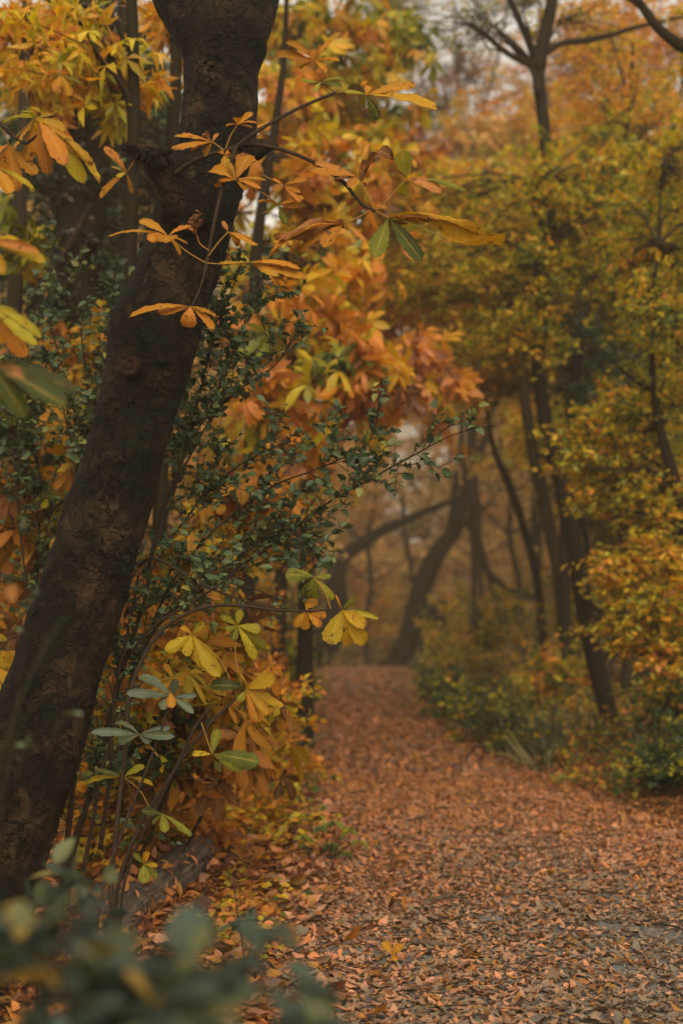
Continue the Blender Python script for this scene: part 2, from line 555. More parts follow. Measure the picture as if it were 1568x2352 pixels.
def hero_bark():
    """Dark chestnut bark: scaly plates with lifted lower edges, reddish scars, thin moss."""
    m, nd, lk = new_mat('chestnut_trunk_bark')
    geo = nd.new('ShaderNodeNewGeometry')
    pos = geo.outputs['Position']
    wrp = nd.new('ShaderNodeTexNoise')
    wrp.inputs['Scale'].default_value = 14
    wrp.inputs['Detail'].default_value = 5
    lk.new(pos, wrp.inputs['Vector'])
    add = nd.new('ShaderNodeVectorMath')
    add.operation = 'MULTIPLY_ADD'
    lk.new(wrp.outputs['Color'], add.inputs[0])
    add.inputs[1].default_value = (.19, .19, .19)
    lk.new(pos, add.inputs[2])
    rot = nd.new('ShaderNodeMapping')                       # follow the lean of the trunk
    rot.inputs['Rotation'].default_value = (0, R(-15), 0)
    lk.new(add.outputs[0], rot.inputs[0])
    v = rot.outputs[0]
    pl = nd.new('ShaderNodeMapping')
    pl.inputs['Scale'].default_value = (1, 1, 1.35)
    lk.new(v, pl.inputs[0])
    vc = nd.new('ShaderNodeTexVoronoi')
    vc.inputs['Scale'].default_value = 15
    lk.new(pl.outputs[0], vc.inputs['Vector'])
    sep = nd.new('ShaderNodeSeparateXYZ')
    lk.new(vc.outputs['Color'], sep.inputs[0])
    vd = nd.new('ShaderNodeTexVoronoi')
    vd.feature = 'DISTANCE_TO_EDGE'
    vd.inputs['Scale'].default_value = 15
    lk.new(pl.outputs[0], vd.inputs['Vector'])
    # long streaks up the trunk
    st = nd.new('ShaderNodeMapping')
    st.inputs['Scale'].default_value = (1, 1, .16)
    lk.new(v, st.inputs[0])
    streak = noise_node(nd, lk, st.outputs[0], 26, 6, .7)
    big = noise_node(nd, lk, pos, 5.5, 6, .65)
    fine = noise_node(nd, lk, pos, 120, 6, .75)
    mid = noise_node(nd, lk, pos, 30, 6, .7)
    tone = math_node(nd, lk, 'ADD', math_node(nd, lk, 'MULTIPLY', mid, .40), math_node(nd, lk, 'ADD', math_node(nd, lk, 'MULTIPLY', streak, .30), math_node(nd, lk, 'MULTIPLY', fine, .30)))
    rp = ramp(nd, [(.36, (0.002, 0.0015, 0.0008)), (.50, (0.0058, 0.0043, 0.0020)), (.64, (0.019, 0.0128, 0.0058))])
    lk.new(tone, rp.inputs[0])
    sc = nd.new('ShaderNodeMapRange')                       # scars where plates have dropped off
    sc.inputs[1].default_value, sc.inputs[2].default_value = .49, .56
    lk.new(math_node(nd, lk, 'ADD', math_node(nd, lk, 'MULTIPLY', big, .7), math_node(nd, lk, 'MULTIPLY', streak, .3)), sc.inputs[0])
    pick = nd.new('ShaderNodeMapRange')
    pick.inputs[1].default_value, pick.inputs[2].default_value = .50, .56
    lk.new(sep.outputs[0], pick.inputs[0])
    scar = math_node(nd, lk, 'MULTIPLY', sc.outputs[0], math_node(nd, lk, 'ADD', math_node(nd, lk, 'MULTIPLY', pick.outputs[0], .40), .38))
    col = mixc(nd, lk, scar, rp.outputs[0], mixc(nd, lk, mid, (0.011, 0.0068, 0.003), (0.100, 0.058, 0.024)))
    ms = nd.new('ShaderNodeMapRange')
    ms.inputs[1].default_value, ms.inputs[2].default_value = .52, .66
    lk.new(noise_node(nd, lk, pos, 6, 6, .7), ms.inputs[0])
    col = mixc(nd, lk, math_node(nd, lk, 'MULTIPLY', ms.outputs[0], .8), col, mixc(nd, lk, fine, (0.004, 0.005, 0.0016), (0.019, 0.021, 0.007)))
    edge = nd.new('ShaderNodeMapRange')
    edge.inputs[1].default_value, edge.inputs[2].default_value = .01, .085
    lk.new(vd.outputs['Distance'], edge.inputs[0])
    ck = math_node(nd, lk, 'MULTIPLY', math_node(nd, lk, 'SUBTRACT', 1.0, edge.outputs[0]), math_node(nd, lk, 'GREATER_THAN', mid, .47))
    col = mixc(nd, lk, math_node(nd, lk, 'MULTIPLY', ck, .85), col, (0.003, 0.0024, 0.0015))
    pb = nd.new('ShaderNodeBsdfPrincipled')
    pb.inputs['Roughness'].default_value = .75
    pb.inputs['Specular IOR Level'].default_value = .12
    lk.new(col, pb.inputs['Base Color'])
    hgt = math_node(nd, lk, 'ADD', math_node(nd, lk, 'MULTIPLY', fine, .28), math_node(nd, lk, 'ADD', math_node(nd, lk, 'MULTIPLY', mid, .55),
                    math_node(nd, lk, 'ADD', math_node(nd, lk, 'MULTIPLY', sep.outputs[0], .40), math_node(nd, lk, 'ADD', math_node(nd, lk, 'MULTIPLY', ck, -.7), math_node(nd, lk, 'MULTIPLY', scar, -.35)))))
    b = nd.new('ShaderNodeBump')
    b.inputs['Strength'].default_value = 1.0
    b.inputs['Distance'].default_value = .032
    lk.new(hgt, b.inputs['Height'])
    lk.new(b.outputs[0], pb.inputs['Normal'])
    out = nd.new('ShaderNodeOutputMaterial')
    lk.new(pb.outputs[0], out.inputs['Surface'])
    return m


M_TRUNK = hero_bark()

# ------------------------------------------------------------------ setting: ground, path, litter
_py = np.array([-30, 4.2, 6, 8, 10, 14, 20, 28, 36, 60])
_pl = np.array([-0.25, -0.2, -.25, -.2, -.3, -.42, -.5, -.7, -.80, -1.0])
_pr = np.array([2.8, 2.6, 2.3, 2.0, 1.65, 1.3, 1.35, 1.5, 1.9, 2.4])


def edges(y):
    return np.interp(y, _py, _pl), np.interp(y, _py, _pr)


def vnoise(x, y, s, seed=0):
    """Cheap smooth value noise from a few waves."""
    rg = np.random.default_rng(seed)
    out = 0
    for k in range(6):
        a, ph, f = rg.uniform(0, 6.28), rg.uniform(0, 6.28), rg.uniform(.6, 1.8) * s
        out = out + np.sin((x * math.cos(a) + y * math.sin(a)) * f + ph)
    return out / 6


def gz(x, y):
    x, y = np.asarray(x, float), np.asarray(y, float)
    l, r = edges(y)
    dl, dr = np.maximum(0, l - x), np.maximum(0, x - r)
    z = 0.08 * (1 - np.exp(-dl / .8)) + np.minimum(.035 * dl, 1.5) + 0.16 * (1 - np.exp(-dr / .9)) + np.minimum(.07 * dr, 2.5)
    off = np.minimum(1, np.maximum(dl, dr) / .6)
    z = z + off * (0.07 * vnoise(x, y, 1.6, 1) + 0.03 * vnoise(x, y, 5, 2))
    f = np.clip(y - 33, 0, 10)
    return z - .004 * f**2 - .08 * np.clip(y - 43, 0, 45)


def sheet(mb, xs, ys, zf, tint=.5):
    X, Y = np.meshgrid(xs, ys, indexing='ij')
    v = np.stack([X, Y, zf(X, Y)], -1).reshape(-1, 3)
    ny = len(ys)
    i, j = np.meshgrid(np.arange(len(xs) - 1), np.arange(ny - 1), indexing='ij')
    q = np.stack([i * ny + j, (i + 1) * ny + j, (i + 1) * ny + j + 1, i * ny + j + 1], -1).reshape(-1, 4)
    mb.add(v, q, 0, tint, v[:, :2])


def soil_mat(name, stops, scale, bump):
    m, nd, lk = new_mat(name)
    geo = nd.new('ShaderNodeNewGeometry')
    pos = geo.outputs['Position']
    a, b2 = noise_node(nd, lk, pos, scale, 6, .7), noise_node(nd, lk, pos, scale * .12, 3)
    rp = ramp(nd, stops)
    lk.new(math_node(nd, lk, 'ADD', math_node(nd, lk, 'MULTIPLY', a, .65), math_node(nd, lk, 'MULTIPLY', b2, .35)), rp.inputs[0])
    pb = nd.new('ShaderNodeBsdfPrincipled')
    pb.inputs['Roughness'].default_value = .9
    pb.inputs['Specular IOR Level'].default_value = .25
    lk.new(rp.outputs[0], pb.inputs['Base Color'])
    b = nd.new('ShaderNodeBump')
    b.inputs['Strength'].default_value = bump
    b.inputs['Distance'].default_value = .02
    lk.new(a, b.inputs['Height'])
    lk.new(b.outputs[0], pb.inputs['Normal'])
    out = nd.new('ShaderNodeOutputMaterial')
    lk.new(pb.outputs[0], out.inputs['Surface'])
    return m


M_SOIL = soil_mat('woodland_soil', [(.35, (.022, .013, .008)), (.55, (.07, .034, .016)), (.7, (.14, .065, .028))], 22, .8)
M_PATH = soil_mat('stony_path', [(.35, (.055, .052, .045)), (.5, (.105, .10, .088)), (.62, (.15, .125, .10)), (.72, (.20, .14, .10))], 30, .6)

mb = MB()
gx = np.unique(np.concatenate([np.linspace(-160, -12, 22), np.linspace(-12, 12, 121), np.linspace(12, 160, 22)]))
gy = np.unique(np.concatenate([np.linspace(-60, -2, 12), np.linspace(-2, 46, 241), np.linspace(46, 300, 50)]))
sheet(mb, gx, gy, lambda x, y: gz(x, y))
tag(mb.build('ground', M_SOIL), kind='structure')
mb = MB()
ys = np.linspace(-10, 46, 140)
us = np.linspace(0, 1, 15)
Yg, Ug = np.meshgrid(ys, us, indexing='ij')
l_, r_ = edges(Yg)
wv = .10 * np.sin(Yg * 2.1) + .07 * np.sin(Yg * 4.7 + 1)
Xg = l_ - .05 + wv * (1 - Ug) * 2 * (Ug < .5) + (r_ - l_ + .1) * Ug + wv * (Ug > .5) * (Ug - .5)
v = np.stack([Xg, Yg, gz(Xg, Yg) + .012], -1).reshape(-1, 3)
i, j = np.meshgrid(np.arange(len(ys) - 1), np.arange(14), indexing='ij')
mb.add(v, np.stack([i * 15 + j, i * 15 + j + 1, (i + 1) * 15 + j + 1, (i + 1) * 15 + j], -1).reshape(-1, 4), 0, .5, v[:, :2])
tag(mb.build('path', M_PATH), kind='structure')


def litter(name, n, y0, y1, tmpl, size, seed, keep=None, lift=.016, tilt=.17, tintf=None):
    rg = np.random.default_rng(seed)
    y = np.sqrt(rg.uniform(y0**2, y1**2, n))
    x = (rg.uniform(-420, 2150, n) - 784) / F * y
    l, r = edges(y)
    on = (x > l) & (x < r)
    k = np.ones(n, bool) if keep is None else keep(x, y, l, r, rg)
    x, y, l, r, on = x[k], y[k], l[k], r[k], on[k]
    n = len(x)
    pos = np.stack([x, y, gz(x, y) + .014 + rg.random(n)**2 * lift + (~on) * rg.random(n) * .02], 1)
    a = rg.uniform(0, 6.283, n)
    fw = np.stack([np.cos(a), np.sin(a), rg.normal(0, .10, n)], 1)
    nr = np.stack([rg.normal(0, tilt, n), rg.normal(0, tilt, n) - .08, np.ones(n) * np.where(rg.random(n) < .5, 1, -1)], 1)
    near = np.clip((10 - y) / 5.5, 0, 1)
    # near middle is tan, edges brighter; far colour lightened to make up for shade
    mid = np.clip(1 - np.abs(x - (l + r) / 2) / ((r - l) / 2), 0, 1)
    base = np.where(on, .50 - .07 * np.clip((y - 15) / 10, 0, 1) - .45 * near * (.45 + .55 * mid), .68)
    t = base + rg.normal(0, 1, n) * np.where(on, .19 - .06 * near, .2) + .06 * vnoise(x, y, 3, 7)
    br = rg.random(n) < np.where(on, .20, .28)
    t = np.where(br, rg.uniform(.72, 1, n), t)
    m = MB()
    scatter(m, tmpl, pos, fw, nr, size * np.clip(rg.lognormal(-.12, .34, n), .4, 1.9), np.clip(t, 0, 1))
    o = m.build(name, M_LITTER)
    return tag(o, None, None, None, 'stuff')


LF1 = leaf_tmpl(5, 1, ovate, .50, .35, .22, .25)
LF2 = leaf_tmpl(5, 1, ovate, .62, -.3, -.18, -.35)
LF3 = leaf_tmpl(5, 1, obovate, .40, .5, .35, .5)


def keep_near(x, y, l, r, rg):
    on = (x > l) & (x < r)
    c = (x - l) / (r - l)
    bare = vnoise(x, y, 3.5, 11) + .35 * vnoise(x, y, 9, 12)
    d = np.where(on, np.where(y < 8, .62 + .38 * np.abs(2 * c - 1) - .55 * (bare > .62) * (y < 7.5), .9), 1.0)
    return rg.random(len(x)) < d


tag(litter('leaf_litter', 225000, 3.2, 11, [LF1, LF2, LF3], .035, 3, keep_near), 'small tan and orange fallen leaves scattered over the near path', 'fallen leaves')
tag(litter('leaf_litter', 125000, 11, 22, [LF1, LF2, LF3], .062, 4, lambda x, y, l, r, rg: (x > l - 2.8) & (x < r + 4)), 'orange fallen leaves covering the middle of the path', 'fallen leaves')
tag(litter('leaf_litter', 80000, 22, 42, [LEAF_FAR], .10, 5, lambda x, y, l, r, rg: (x > l - 1.5) & (x < r + 2), .02, .3), 'pinkish fallen leaves covering the far end of the path', 'fallen leaves')
# bigger leaves in the bank on the left
tag(litter('leaf_litter', 40000, 3.4, 10, [LF1, LF2, LF3], .066, 6, lambda x, y, l, r, rg: (x < l + .15), .05, .5), 'larger rust brown fallen leaves heaped on the left bank', 'fallen leaves')

# whole leaves of the chestnuts and broken twigs lying on top
rg = np.random.default_rng(61)
n = 1500
y = np.sqrt(rg.uniform(3.5**2, 17**2, n))
x = (rg.uniform(-40, 1620, n) - 784) / F * y
l, r = edges(y)
k = (rg.random(n) < np.where((x > l + .3) & (x < r - .3), .16, 1.0)) & (x > l - 1.6) & (x < r + 1.2)
x, y = x[k], y[k]
n = len(x)
aa = rg.uniform(0, 6.283, n)
WH1 = leaf_tmpl(8, 2, obovate, .42, .7, .5, .4)
WH2 = leaf_tmpl(8, 2, obovate, .50, -.6, -.45, -.6)
m = MB()
scatter(m, [WH1, WH2], np.stack([x, y, gz(x, y) + .035], 1), np.stack([np.cos(aa), np.sin(aa), rg.normal(.05, .2, n)], 1), np.stack([rg.normal(0, .45, n), rg.normal(-.1, .45, n), np.ones(n)], 1), rg.uniform(.045, .10, n), np.clip(rg.normal(.90, .07, n), .62, 1))
tag(m.build('leaf_litter', M_HERO), 'whole withered chestnut leaflets strewn over the path and banks', 'fallen leaves', None, 'stuff')
n = 420
y = np.sqrt(rg.uniform(3.5**2, 14**2, n))
x = (rg.uniform(-40, 1620, n) - 784) / F * y
aa = rg.uniform(0, 6.283, n)
A_ = np.stack([x, y, gz(x, y) + .03], 1)
L_ = rg.uniform(.05, .24, n)
B_ = A_ + np.stack([np.cos(aa) * L_, np.sin(aa) * L_, rg.normal(0, .01, n)], 1)
B_[:, 2] = np.maximum(B_[:, 2], gz(B_[:, 0], B_[:, 1]) + .02)
m = MB()
twigs(m, A_, B_, rg.uniform(.0018, .0045, n), .0014, .03)
tag(m.build('twig_litter', M_TWIG), 'broken bits of twig lying among the fallen leaves', 'twigs', None, 'stuff')

# low plants and seedlings covering the verges: one mass each side
rg = np.random.default_rng(64)
for sgn, n, y0_, y1_, wd, tn, lb in [(1, 15000, 7.5, 32, 1.5, .20, 'low green plants mixed with dead leaves along the right verge'), (-1, 9000, 4.6, 26, 1.0, .42, 'low rusty and green plants along the left verge')]:
    y = y0_ + (y1_ - y0_) * rg.random(n)**1.5
    l, r = edges(y)
    off = np.abs(rg.normal(.1, wd * .55, n))
    x = np.where(sgn > 0, r + off - .18, l - off + .12)
    k = vnoise(x, y, 2.6, 40 + sgn) + .5 * vnoise(x, y, 7, 44) > -.12 + .5 * np.exp(-off / .25) - .1
    k &= ~((sgn < 0) & (y < 7.4) & (x < -.5))
    x, y, off = x[k], y[k], off[k]
    n = len(x)
    h = (.04 + .26 * np.clip(off, 0, 1)) * rg.random(n) * (1 + .8 * vnoise(x, y, 4, 50))
    aa = rg.uniform(0, 6.283, n)
    m = MB()
    scatter(m, LEAF_MID, np.stack([x, y, gz(x, y) + .02 + np.maximum(h, 0)], 1), np.stack([np.cos(aa), np.sin(aa), rg.normal(0, .3, n)], 1), np.stack([rg.normal(0, .5, n), rg.normal(-.2, .5, n), np.ones(n)], 1),
            (.026 + .0022 * y) * rg.uniform(.5, 1.3, n), np.clip(np.where(rg.random(n) < .35, rg.normal(.75, .12, n), rg.normal(tn, .14, n)), 0, 1))
    tag(m.build('ground_cover', M_LEAF), lb, 'ground cover', None, 'stuff')

# green verge growing along both sides of the far path
rg = np.random.default_rng(21)
n = 8000
y = rg.uniform(11, 38, n)
l, r = edges(y)
sd = rg.random(n) < .5
x = np.where(sd, l - np.abs(rg.normal(0, .45, n)) + .02, r + np.abs(rg.normal(0, .6, n)) - .05)
k = vnoise(x, y, 1.2, 5) > -.25
x, y = x[k], y[k]
n = len(x)
BL = leaf_tmpl(4, 1, lambda t: (1 - t)**.6, .10, .3, .5)
m = MB()
scatter(m, BL, np.stack([x, y, gz(x, y)], 1), np.stack([rg.normal(0, .5, n), rg.normal(0, .5, n), np.ones(n)], 1), np.stack([rg.normal(0, 1, n), rg.normal(0, 1, n), .3 * np.ones(n)], 1),
        rg.uniform(.15, .42, n), np.clip(rg.normal(.45, .25, n), 0, 1))
tag(m.build('grass', M_GRASS), 'green grass fringing both sides of the far path', 'grass', None, 'stuff')


# ------------------------------------------------------------------ tree builder
def pxpath(pts, Y0, Y1=None):
    """[(px, py, half width px)] to world points and radii; the distance runs from Y0 to Y1."""
    pts = np.array(pts, float)
    Y = np.linspace(Y0, Y0 if Y1 is None else Y1, len(pts))
    return P(pts[:, 0], pts[:, 1], Y), pts[:, 2] * Y / F


def base_on_ground(p, r, flare=1.35):
    """Continue a trunk path (first point lowest) down into the ground."""
    g = gz(p[0, 0], p[0, 1])
    if p[0, 2] > g - .05:
        d = p[0] - p[1]
        d = d / max(abs(d[2]), .2)
        q = p[0] + d * (p[0, 2] - g + .08)
        q[2] = g - .08
        p, r = np.vstack([q, p]), np.r_[r[0] * flare, r]
    return p, r


def make_tree(name, label, cat, trunk, group=None, bark=None, branches=(), blobs=(), seed=0, leaf=None, crown=True, seg=12, rough=.12, leaf_name='crown'):
    """trunk: (points, radii) lowest first; branches: list of (points, radii); blobs: dicts for spray()."""
    bark = bark or M_BARK
    p, r = base_on_ground(*trunk)
    t = thing(name, label, cat, (p[0][0], p[0][1], gz(p[0][0], p[0][1])), group)
    m = MB()
    tube(m, p, r, seg, 8 * len(p), rough=rough)
    m.build('trunk', bark, t)
    for bp, br in branches:
        m = MB()
        tube(m, bp, br, 8, 7 * len(bp), rough=.1)
        m.build('branch', bark, t)
    if crown and blobs:
        rng = np.random.default_rng(seed)
        m = MB()
        for b in blobs:
            b = dict(b)
            if 'hub' not in b:
                b['hub'] = p[np.argmin(((p - (np.asarray(b['c']) - [0, 0, .6 * b['r'][2]]))**2).sum(1))]
            if 'tmpl' not in b:
                b['clumps'] = int(b['clumps'] * 1.5)
            spray(m, rng, **b)
        m.build(leaf_name, [leaf or M_LEAF, M_TWIG], t)
    return t


def B(px, py, Y, rx, ry, rd, clumps, lpc, L, size, tint, **kw):
    s = Y / F
    return dict(c=P(px, py, Y), r=np.array([rx * s, rd, ry * s]), clumps=clumps, lpc=lpc, L=L, size=size, tint=tint, **kw)


# ------------------------------------------------------------------ far wood beyond the crest
def far_tree(name, label, x, y, h, rad, lean, tint, seed, group, dens=1.0, low=.12, wide=.24, bark=None, leafsize=.24):
    rg = np.random.default_rng(seed)
    g = float(gz(x, y))
    n = 7
    zs = np.linspace(-.1, h * .92, n)
    pts = np.stack([x + lean * np.maximum(zs / h, 0)**1.3 * h + rg.normal(0, .012 * h, n).cumsum() * .4, np.full(n, y) + rg.normal(0, .1, n), g + zs], 1)
    rr = rad * (1 - .88 * np.linspace(0, 1, n))
    bl = []
    for k in range(5):
        f = low + (1.0 - low) * (k + .5) / 5
        w = h * wide * (1.15 - .5 * abs(f - .6))
        c = pts[0] * (1 - f) + pts[-1] * f + rg.normal(size=3) * np.array([.5, .3, .1]) * w
        bl.append(dict(c=c, r=np.array([w, w * .8, h * (1 - low) / 7]), clumps=int(42 * dens), lpc=26, L=h * .11, size=leafsize, tint=tint, flat=.55, droop=.15, tr=.012, limb_r=rad * .35))
    br = []
    for k in range(4):
        f = rg.uniform(.3, .7)
        i0 = int(f * (n - 1))
        a = rg.uniform(-1, 1)
        e = pts[i0] + np.array([np.sign(a) * (1 + abs(a)) * h * .09, rg.normal(0, .5), h * rg.uniform(.1, .22)])
        br.append((np.array([pts[i0], (pts[i0] + e) / 2 + np.array([0, 0, .02 * h]), e]), np.array([rr[i0] * .5, rr[i0] * .35, rr[i0] * .15])))
    return make_tree(name, label, 'tree', (pts, rr), group, bark or M_BARKG, br, bl, seed, leaf=M_FAR, seg=8)


def copy_tree(o, loc, rz, sc, label=None, group=None):
    c = o.copy()
    COL.objects.link(c)
    c.location = tuple(float(a) for a in loc)
    c.rotation_euler = (0, 0, rz)
    c.scale = (sc,) * 3
    if label:
        c['label'] = label
    if group:
        c['group'] = group
    for ch in o.children:
        d = ch.copy()
        COL.objects.link(d)
        d.parent = c
    return c


G_FAR = 'autumn trees of the wood beyond the end of the path'
L_A = 'tall amber tree in the hazy wood beyond the end of the path'
L_B = 'tall tan and rust tree in the hazy wood beyond the end of the path'
L_C = 'tall olive tree in the hazy wood beyond the end of the path'
fa = far_tree('autumn_tree', L_A, -2.5, 52, 17, .26, .05, (.60, .12, .07), 31, G_FAR)
fb = far_tree('autumn_tree', L_B, 4.5, 55, 16, .22, -.06, (.76, .12, .06), 32, G_FAR)
fc = far_tree('autumn_tree', L_C, 9.5, 50, 18, .28, -.04, (.30, .14, .06), 33, G_FAR)
rg = np.random.default_rng(5)
spots = []
for row, (yy, x0, x1, st) in enumerate([(47, -9, 13, 5.2), (58, -13, 16, 4.4), (72, -17, 20, 4.6), (90, -22, 25, 5.2)]):
    x = x0
    while x < x1:
        spots.append((x + rg.normal(0, .7), yy + rg.normal(0, 2.0), row))
        x += st * rg.uniform(.8, 1.2)
for k, (x, y, row) in enumerate(spots):
    if row < 1 and -1.5 < x < 3.0:
        continue
    src, lb = [(fa, L_A), (fb, L_B), (fc, L_C), (fb, L_B)][k % 4]
    copy_tree(src, (x, y, gz(x, y)), rg.uniform(0, 6.28), rg.uniform(.75, 1.15), lb, G_FAR)
L_M = 'amber tree deep in the wood on the left behind the chestnuts'
L_N = 'orange tree deep in the wood on the right bank'
for k, (x, y, sc, lb) in enumerate([(-3.2, 22, .6, L_M), (-5.2, 25, .62, L_M), (-6.5, 31, .7, L_M), (-4.4, 36, .75, L_M), (-8.5, 38, .8, L_M), (-4.0, 17, .5, L_M), (-2.2, 17.5, .42, L_M),
                                    (5.5, 29, .66, L_N), (8.0, 33, .75, L_N), (7.0, 41, .8, L_N), (10.5, 40, .85, L_N), (6.2, 23, .55, L_N)]):
    copy_tree([fa, fb, fa, fc, fb][k % 5], (x, y, gz(x, y)), rg.uniform(0, 6.28), sc, lb, 'trees of the wood on the left' if lb == L_M else 'trees of the wood on the right')
L_G = 'small golden tree filling the gap beyond the end of the path'
for k, (x, y, sc) in enumerate([(-.9, 52, .42), (1.2, 55, .45), (2.6, 51, .40), (.3, 61, .6), (2.0, 66, .66), (-1.6, 63, .6), (3.6, 59, .55)]):
    copy_tree([fa, fb][k % 3 == 1], (x, y, gz(x, y)), 1.7 * k, sc, L_G, 'small golden trees beyond the end of the path')
# thicket under them: one mass
m = MB()
rg2 = np.random.default_rng(8)
for k in range(80):
    y = rg2.uniform(45, 70)
    x = rg2.uniform(-14, 16)
    h = rg2.uniform(1.5, 4.8)
    spray(m, rg2, (x, y, gz(x, y) + h * .5), (1.5, 1.0, h * .6), 26, 24, .9, .17, (.6 if rg2.random() < .7 else .25, .15, .08), hub=(x, y, gz(x, y)), tr=.008, limb_r=.02)
tag(m.build('thicket', [M_FAR, M_TWIG]), 'low tan and olive thicket under the far trees', 'thicket', None, 'stuff')

# the two leaning trees at the end of the path
p, r = pxpath([(905, 1532, 30), (925, 1495, 26), (941, 1455, 25), (958, 1385, 24), (978, 1322, 23), (1006, 1270, 21), (1040, 1222, 18), (1068, 1140, 12), (1090, 1075, 11), (1110, 1020, 10), (1132, 945, 8), (1150, 850, 5)], 36, 37)
b1 = pxpath([(1020, 1255, 12), (1035, 1200, 9), (1042, 1130, 7), (1055, 1040, 6), (1062, 940, 4)], 36.6)
b2 = pxpath([(1042, 1215, 12), (1056, 1192, 11), (1080, 1212, 11), (1100, 1268, 10), (1126, 1320, 9), (1172, 1354, 7), (1230, 1372, 4)], 36.5, 35)
make_tree('leaning_tree', 'dark tree leaning right at the far end of the path with an arching limb', 'tree', (p, r), None, M_BARK, [b1, b2],
          [B(1120, 900, 37, 170, 130, 2.0, 30, 22, 1.0, .11, (.58, .1, .08), hub=P(1120, 985, 37)), B(1180, 1330, 36, 60, 30, .6, 8, 16, .5, .09, (.4, .1, .08), hub=P(1180, 1355, 35), limbs=False)], 41)
p, r = pxpath([(752, 1536, 32), (762, 1470, 27), (773, 1390, 25), (772, 1320, 24), (783, 1287, 19), (822, 1255, 14), (880, 1218, 12), (930, 1196, 11), (985, 1172, 9), (1050, 1145, 7), (1090, 1128, 4)], 37, 36.5)
b1 = pxpath([(772, 1325, 14), (760, 1290, 12), (740, 1240, 9), (728, 1150, 7), (735, 1050, 4)], 37, 38)
make_tree('leaning_tree', 'dark tree left of the far path end with a long bough reaching right', 'tree', (p, r), None, M_BARK, [b1],
          [B(860, 1120, 38, 130, 90, 1.5, 26, 20, .9, .11, (.66, .1, .08), hub=P(800, 1270, 37)), B(760, 980, 38, 120, 120, 1.5, 26, 20, .9, .11, (.7, .1, .08), hub=P(735, 1050, 38))], 42)
p, r = pxpath([(722, 1512, 20), (728, 1450, 17), (722, 1380, 15), (712, 1290, 13), (705, 1180, 11), (712, 1060, 8), (700, 940, 5)], 33)
make_tree('slender_tree', 'straight dark tree trunk at the left edge of the far path end', 'tree', (p, r), None, M_BARK, [],
          [B(705, 1000, 33, 110, 140, 1.4, 24, 20, .8, .10, (.72, .1, .08))], 43)
for k, (lb, pp, Y) in enumerate([
    ('thin crooked young tree between the two far leaning trees', [(842, 1530, 8), (838, 1440, 7), (852, 1340, 6), (845, 1240, 6), (862, 1140, 5), (858, 1020, 3)], 42),
    ('thin pale young tree just right of the far leaning tree', [(1118, 1480, 8), (1108, 1380, 7), (1098, 1280, 7), (1102, 1180, 6), (1088, 1080, 5), (1096, 960, 3)], 40),
    ('thin young tree leaning left behind the bough of the left far tree', [(960, 1420, 7), (948, 1330, 6), (930, 1230, 6), (922, 1130, 5), (900, 1030, 4), (892, 930, 3)], 43),
    ('thin forked young tree far right of the path end', [(1200, 1440, 9), (1190, 1330, 8), (1170, 1230, 7), (1172, 1130, 6), (1150, 1030, 5), (1156, 920, 3)], 34)]):
    p, r = pxpath(pp, Y)
    rgk = np.random.default_rng(300 + k)
    br = []
    for q in range(6):
        i0 = 2 + q % 3
        e = p[i0] + np.array([(-1)**q * rgk.uniform(.5, 1.3), 0, rgk.uniform(.3, 1.1)])
        br.append((np.array([p[i0], (p[i0] + e) / 2 + [0, 0, -.08], e]), np.array([r[i0] * .6, r[i0] * .45, r[i0] * .2])))
    make_tree('young_tree', lb, 'tree', (p, r), None, M_BARKG, br, [B(pp[3][0], pp[3][1] - 40, Y, 90, 130, .8, 14, 14, .7, .11, (.45, .2, .12))], 310 + k, leaf=M_FAR)
# brushwood lying right of the far leaning tree
m = MB()
rg = np.random.default_rng(77)
for k in range(10):
    a = P(925 + 70 * rg.random(), 1460 - 60 * rg.random(), 39)
    b = P(1010 + 70 * rg.random(), 1420 - 60 * rg.random(), 38)
    tube(m, np.array([a, (a + b) / 2 + rg.normal(size=3) * .12, b]), [.06, .05, .02], 6, 8)
tag(m.build('brushwood', M_BARK, None, P(970, 1475, 38.5)), 'heap of dark fallen boughs behind the far leaning tree', 'brushwood', None, 'stuff')

# ------------------------------------------------------------------ right side of the path
AMB, OLV, YEL, ORG = (.45, .10, .14), (.26, .09, .13), (.35, .09, .14), (.58, .10, .14)
# the forked tree
p, r = pxpath([(1422, 1722, 25.5), (1402, 1660, 22.9), (1385, 1590, 22.1), (1363, 1505, 21.2), (1345, 1420, 20.4), (1333, 1340, 20.4), (1316, 1240, 20.4), (1292, 1120, 20.4), (1262, 1010, 18.7), (1243, 910, 17.0),
               (1236, 820, 16.1), (1240, 700, 15.3), (1247, 560, 14.4), (1252, 420, 14.4), (1250, 300, 14.4), (1240, 210, 15.3), (1233, 150, 16.1)], 12.6)
br = [pxpath([(1234, 160, 18), (1248, 90, 16), (1262, 30, 15), (1272, -30, 13), (1300, -160, 10), (1320, -320, 6)], 12.6),
      pxpath([(1230, 135, 11), (1210, 85, 9), (1190, 40, 8), (1160, -30, 6), (1130, -140, 4)], 12.6, 12.2),
      pxpath([(1228, 150, 9), (1190, 135, 8), (1150, 110, 7), (1115, 78, 6), (1085, 58, 4), (1040, 50, 2)], 12.6, 12.2),
      pxpath([(1240, 130, 9), (1285, 100, 8), (1340, 92, 8), (1400, 80, 7), (1450, 64, 6), (1510, 50, 5), (1600, 30, 3)], 12.6, 12.9),
      pxpath([(1238, 215, 8), (1222, 160, 7), (1180, 110, 6), (1135, 60, 4), (1090, 30, 2)], 12.5, 12.8),
      pxpath([(1330, 1340, 9), (1370, 1400, 7), (1420, 1410, 6), (1470, 1480, 5), (1490, 1530, 3)], 12.5, 12.2),
      pxpath([(1290, 1110, 9), (1330, 1180, 8), (1350, 1260, 7), (1356, 1330, 4)], 12.7, 12.9)]
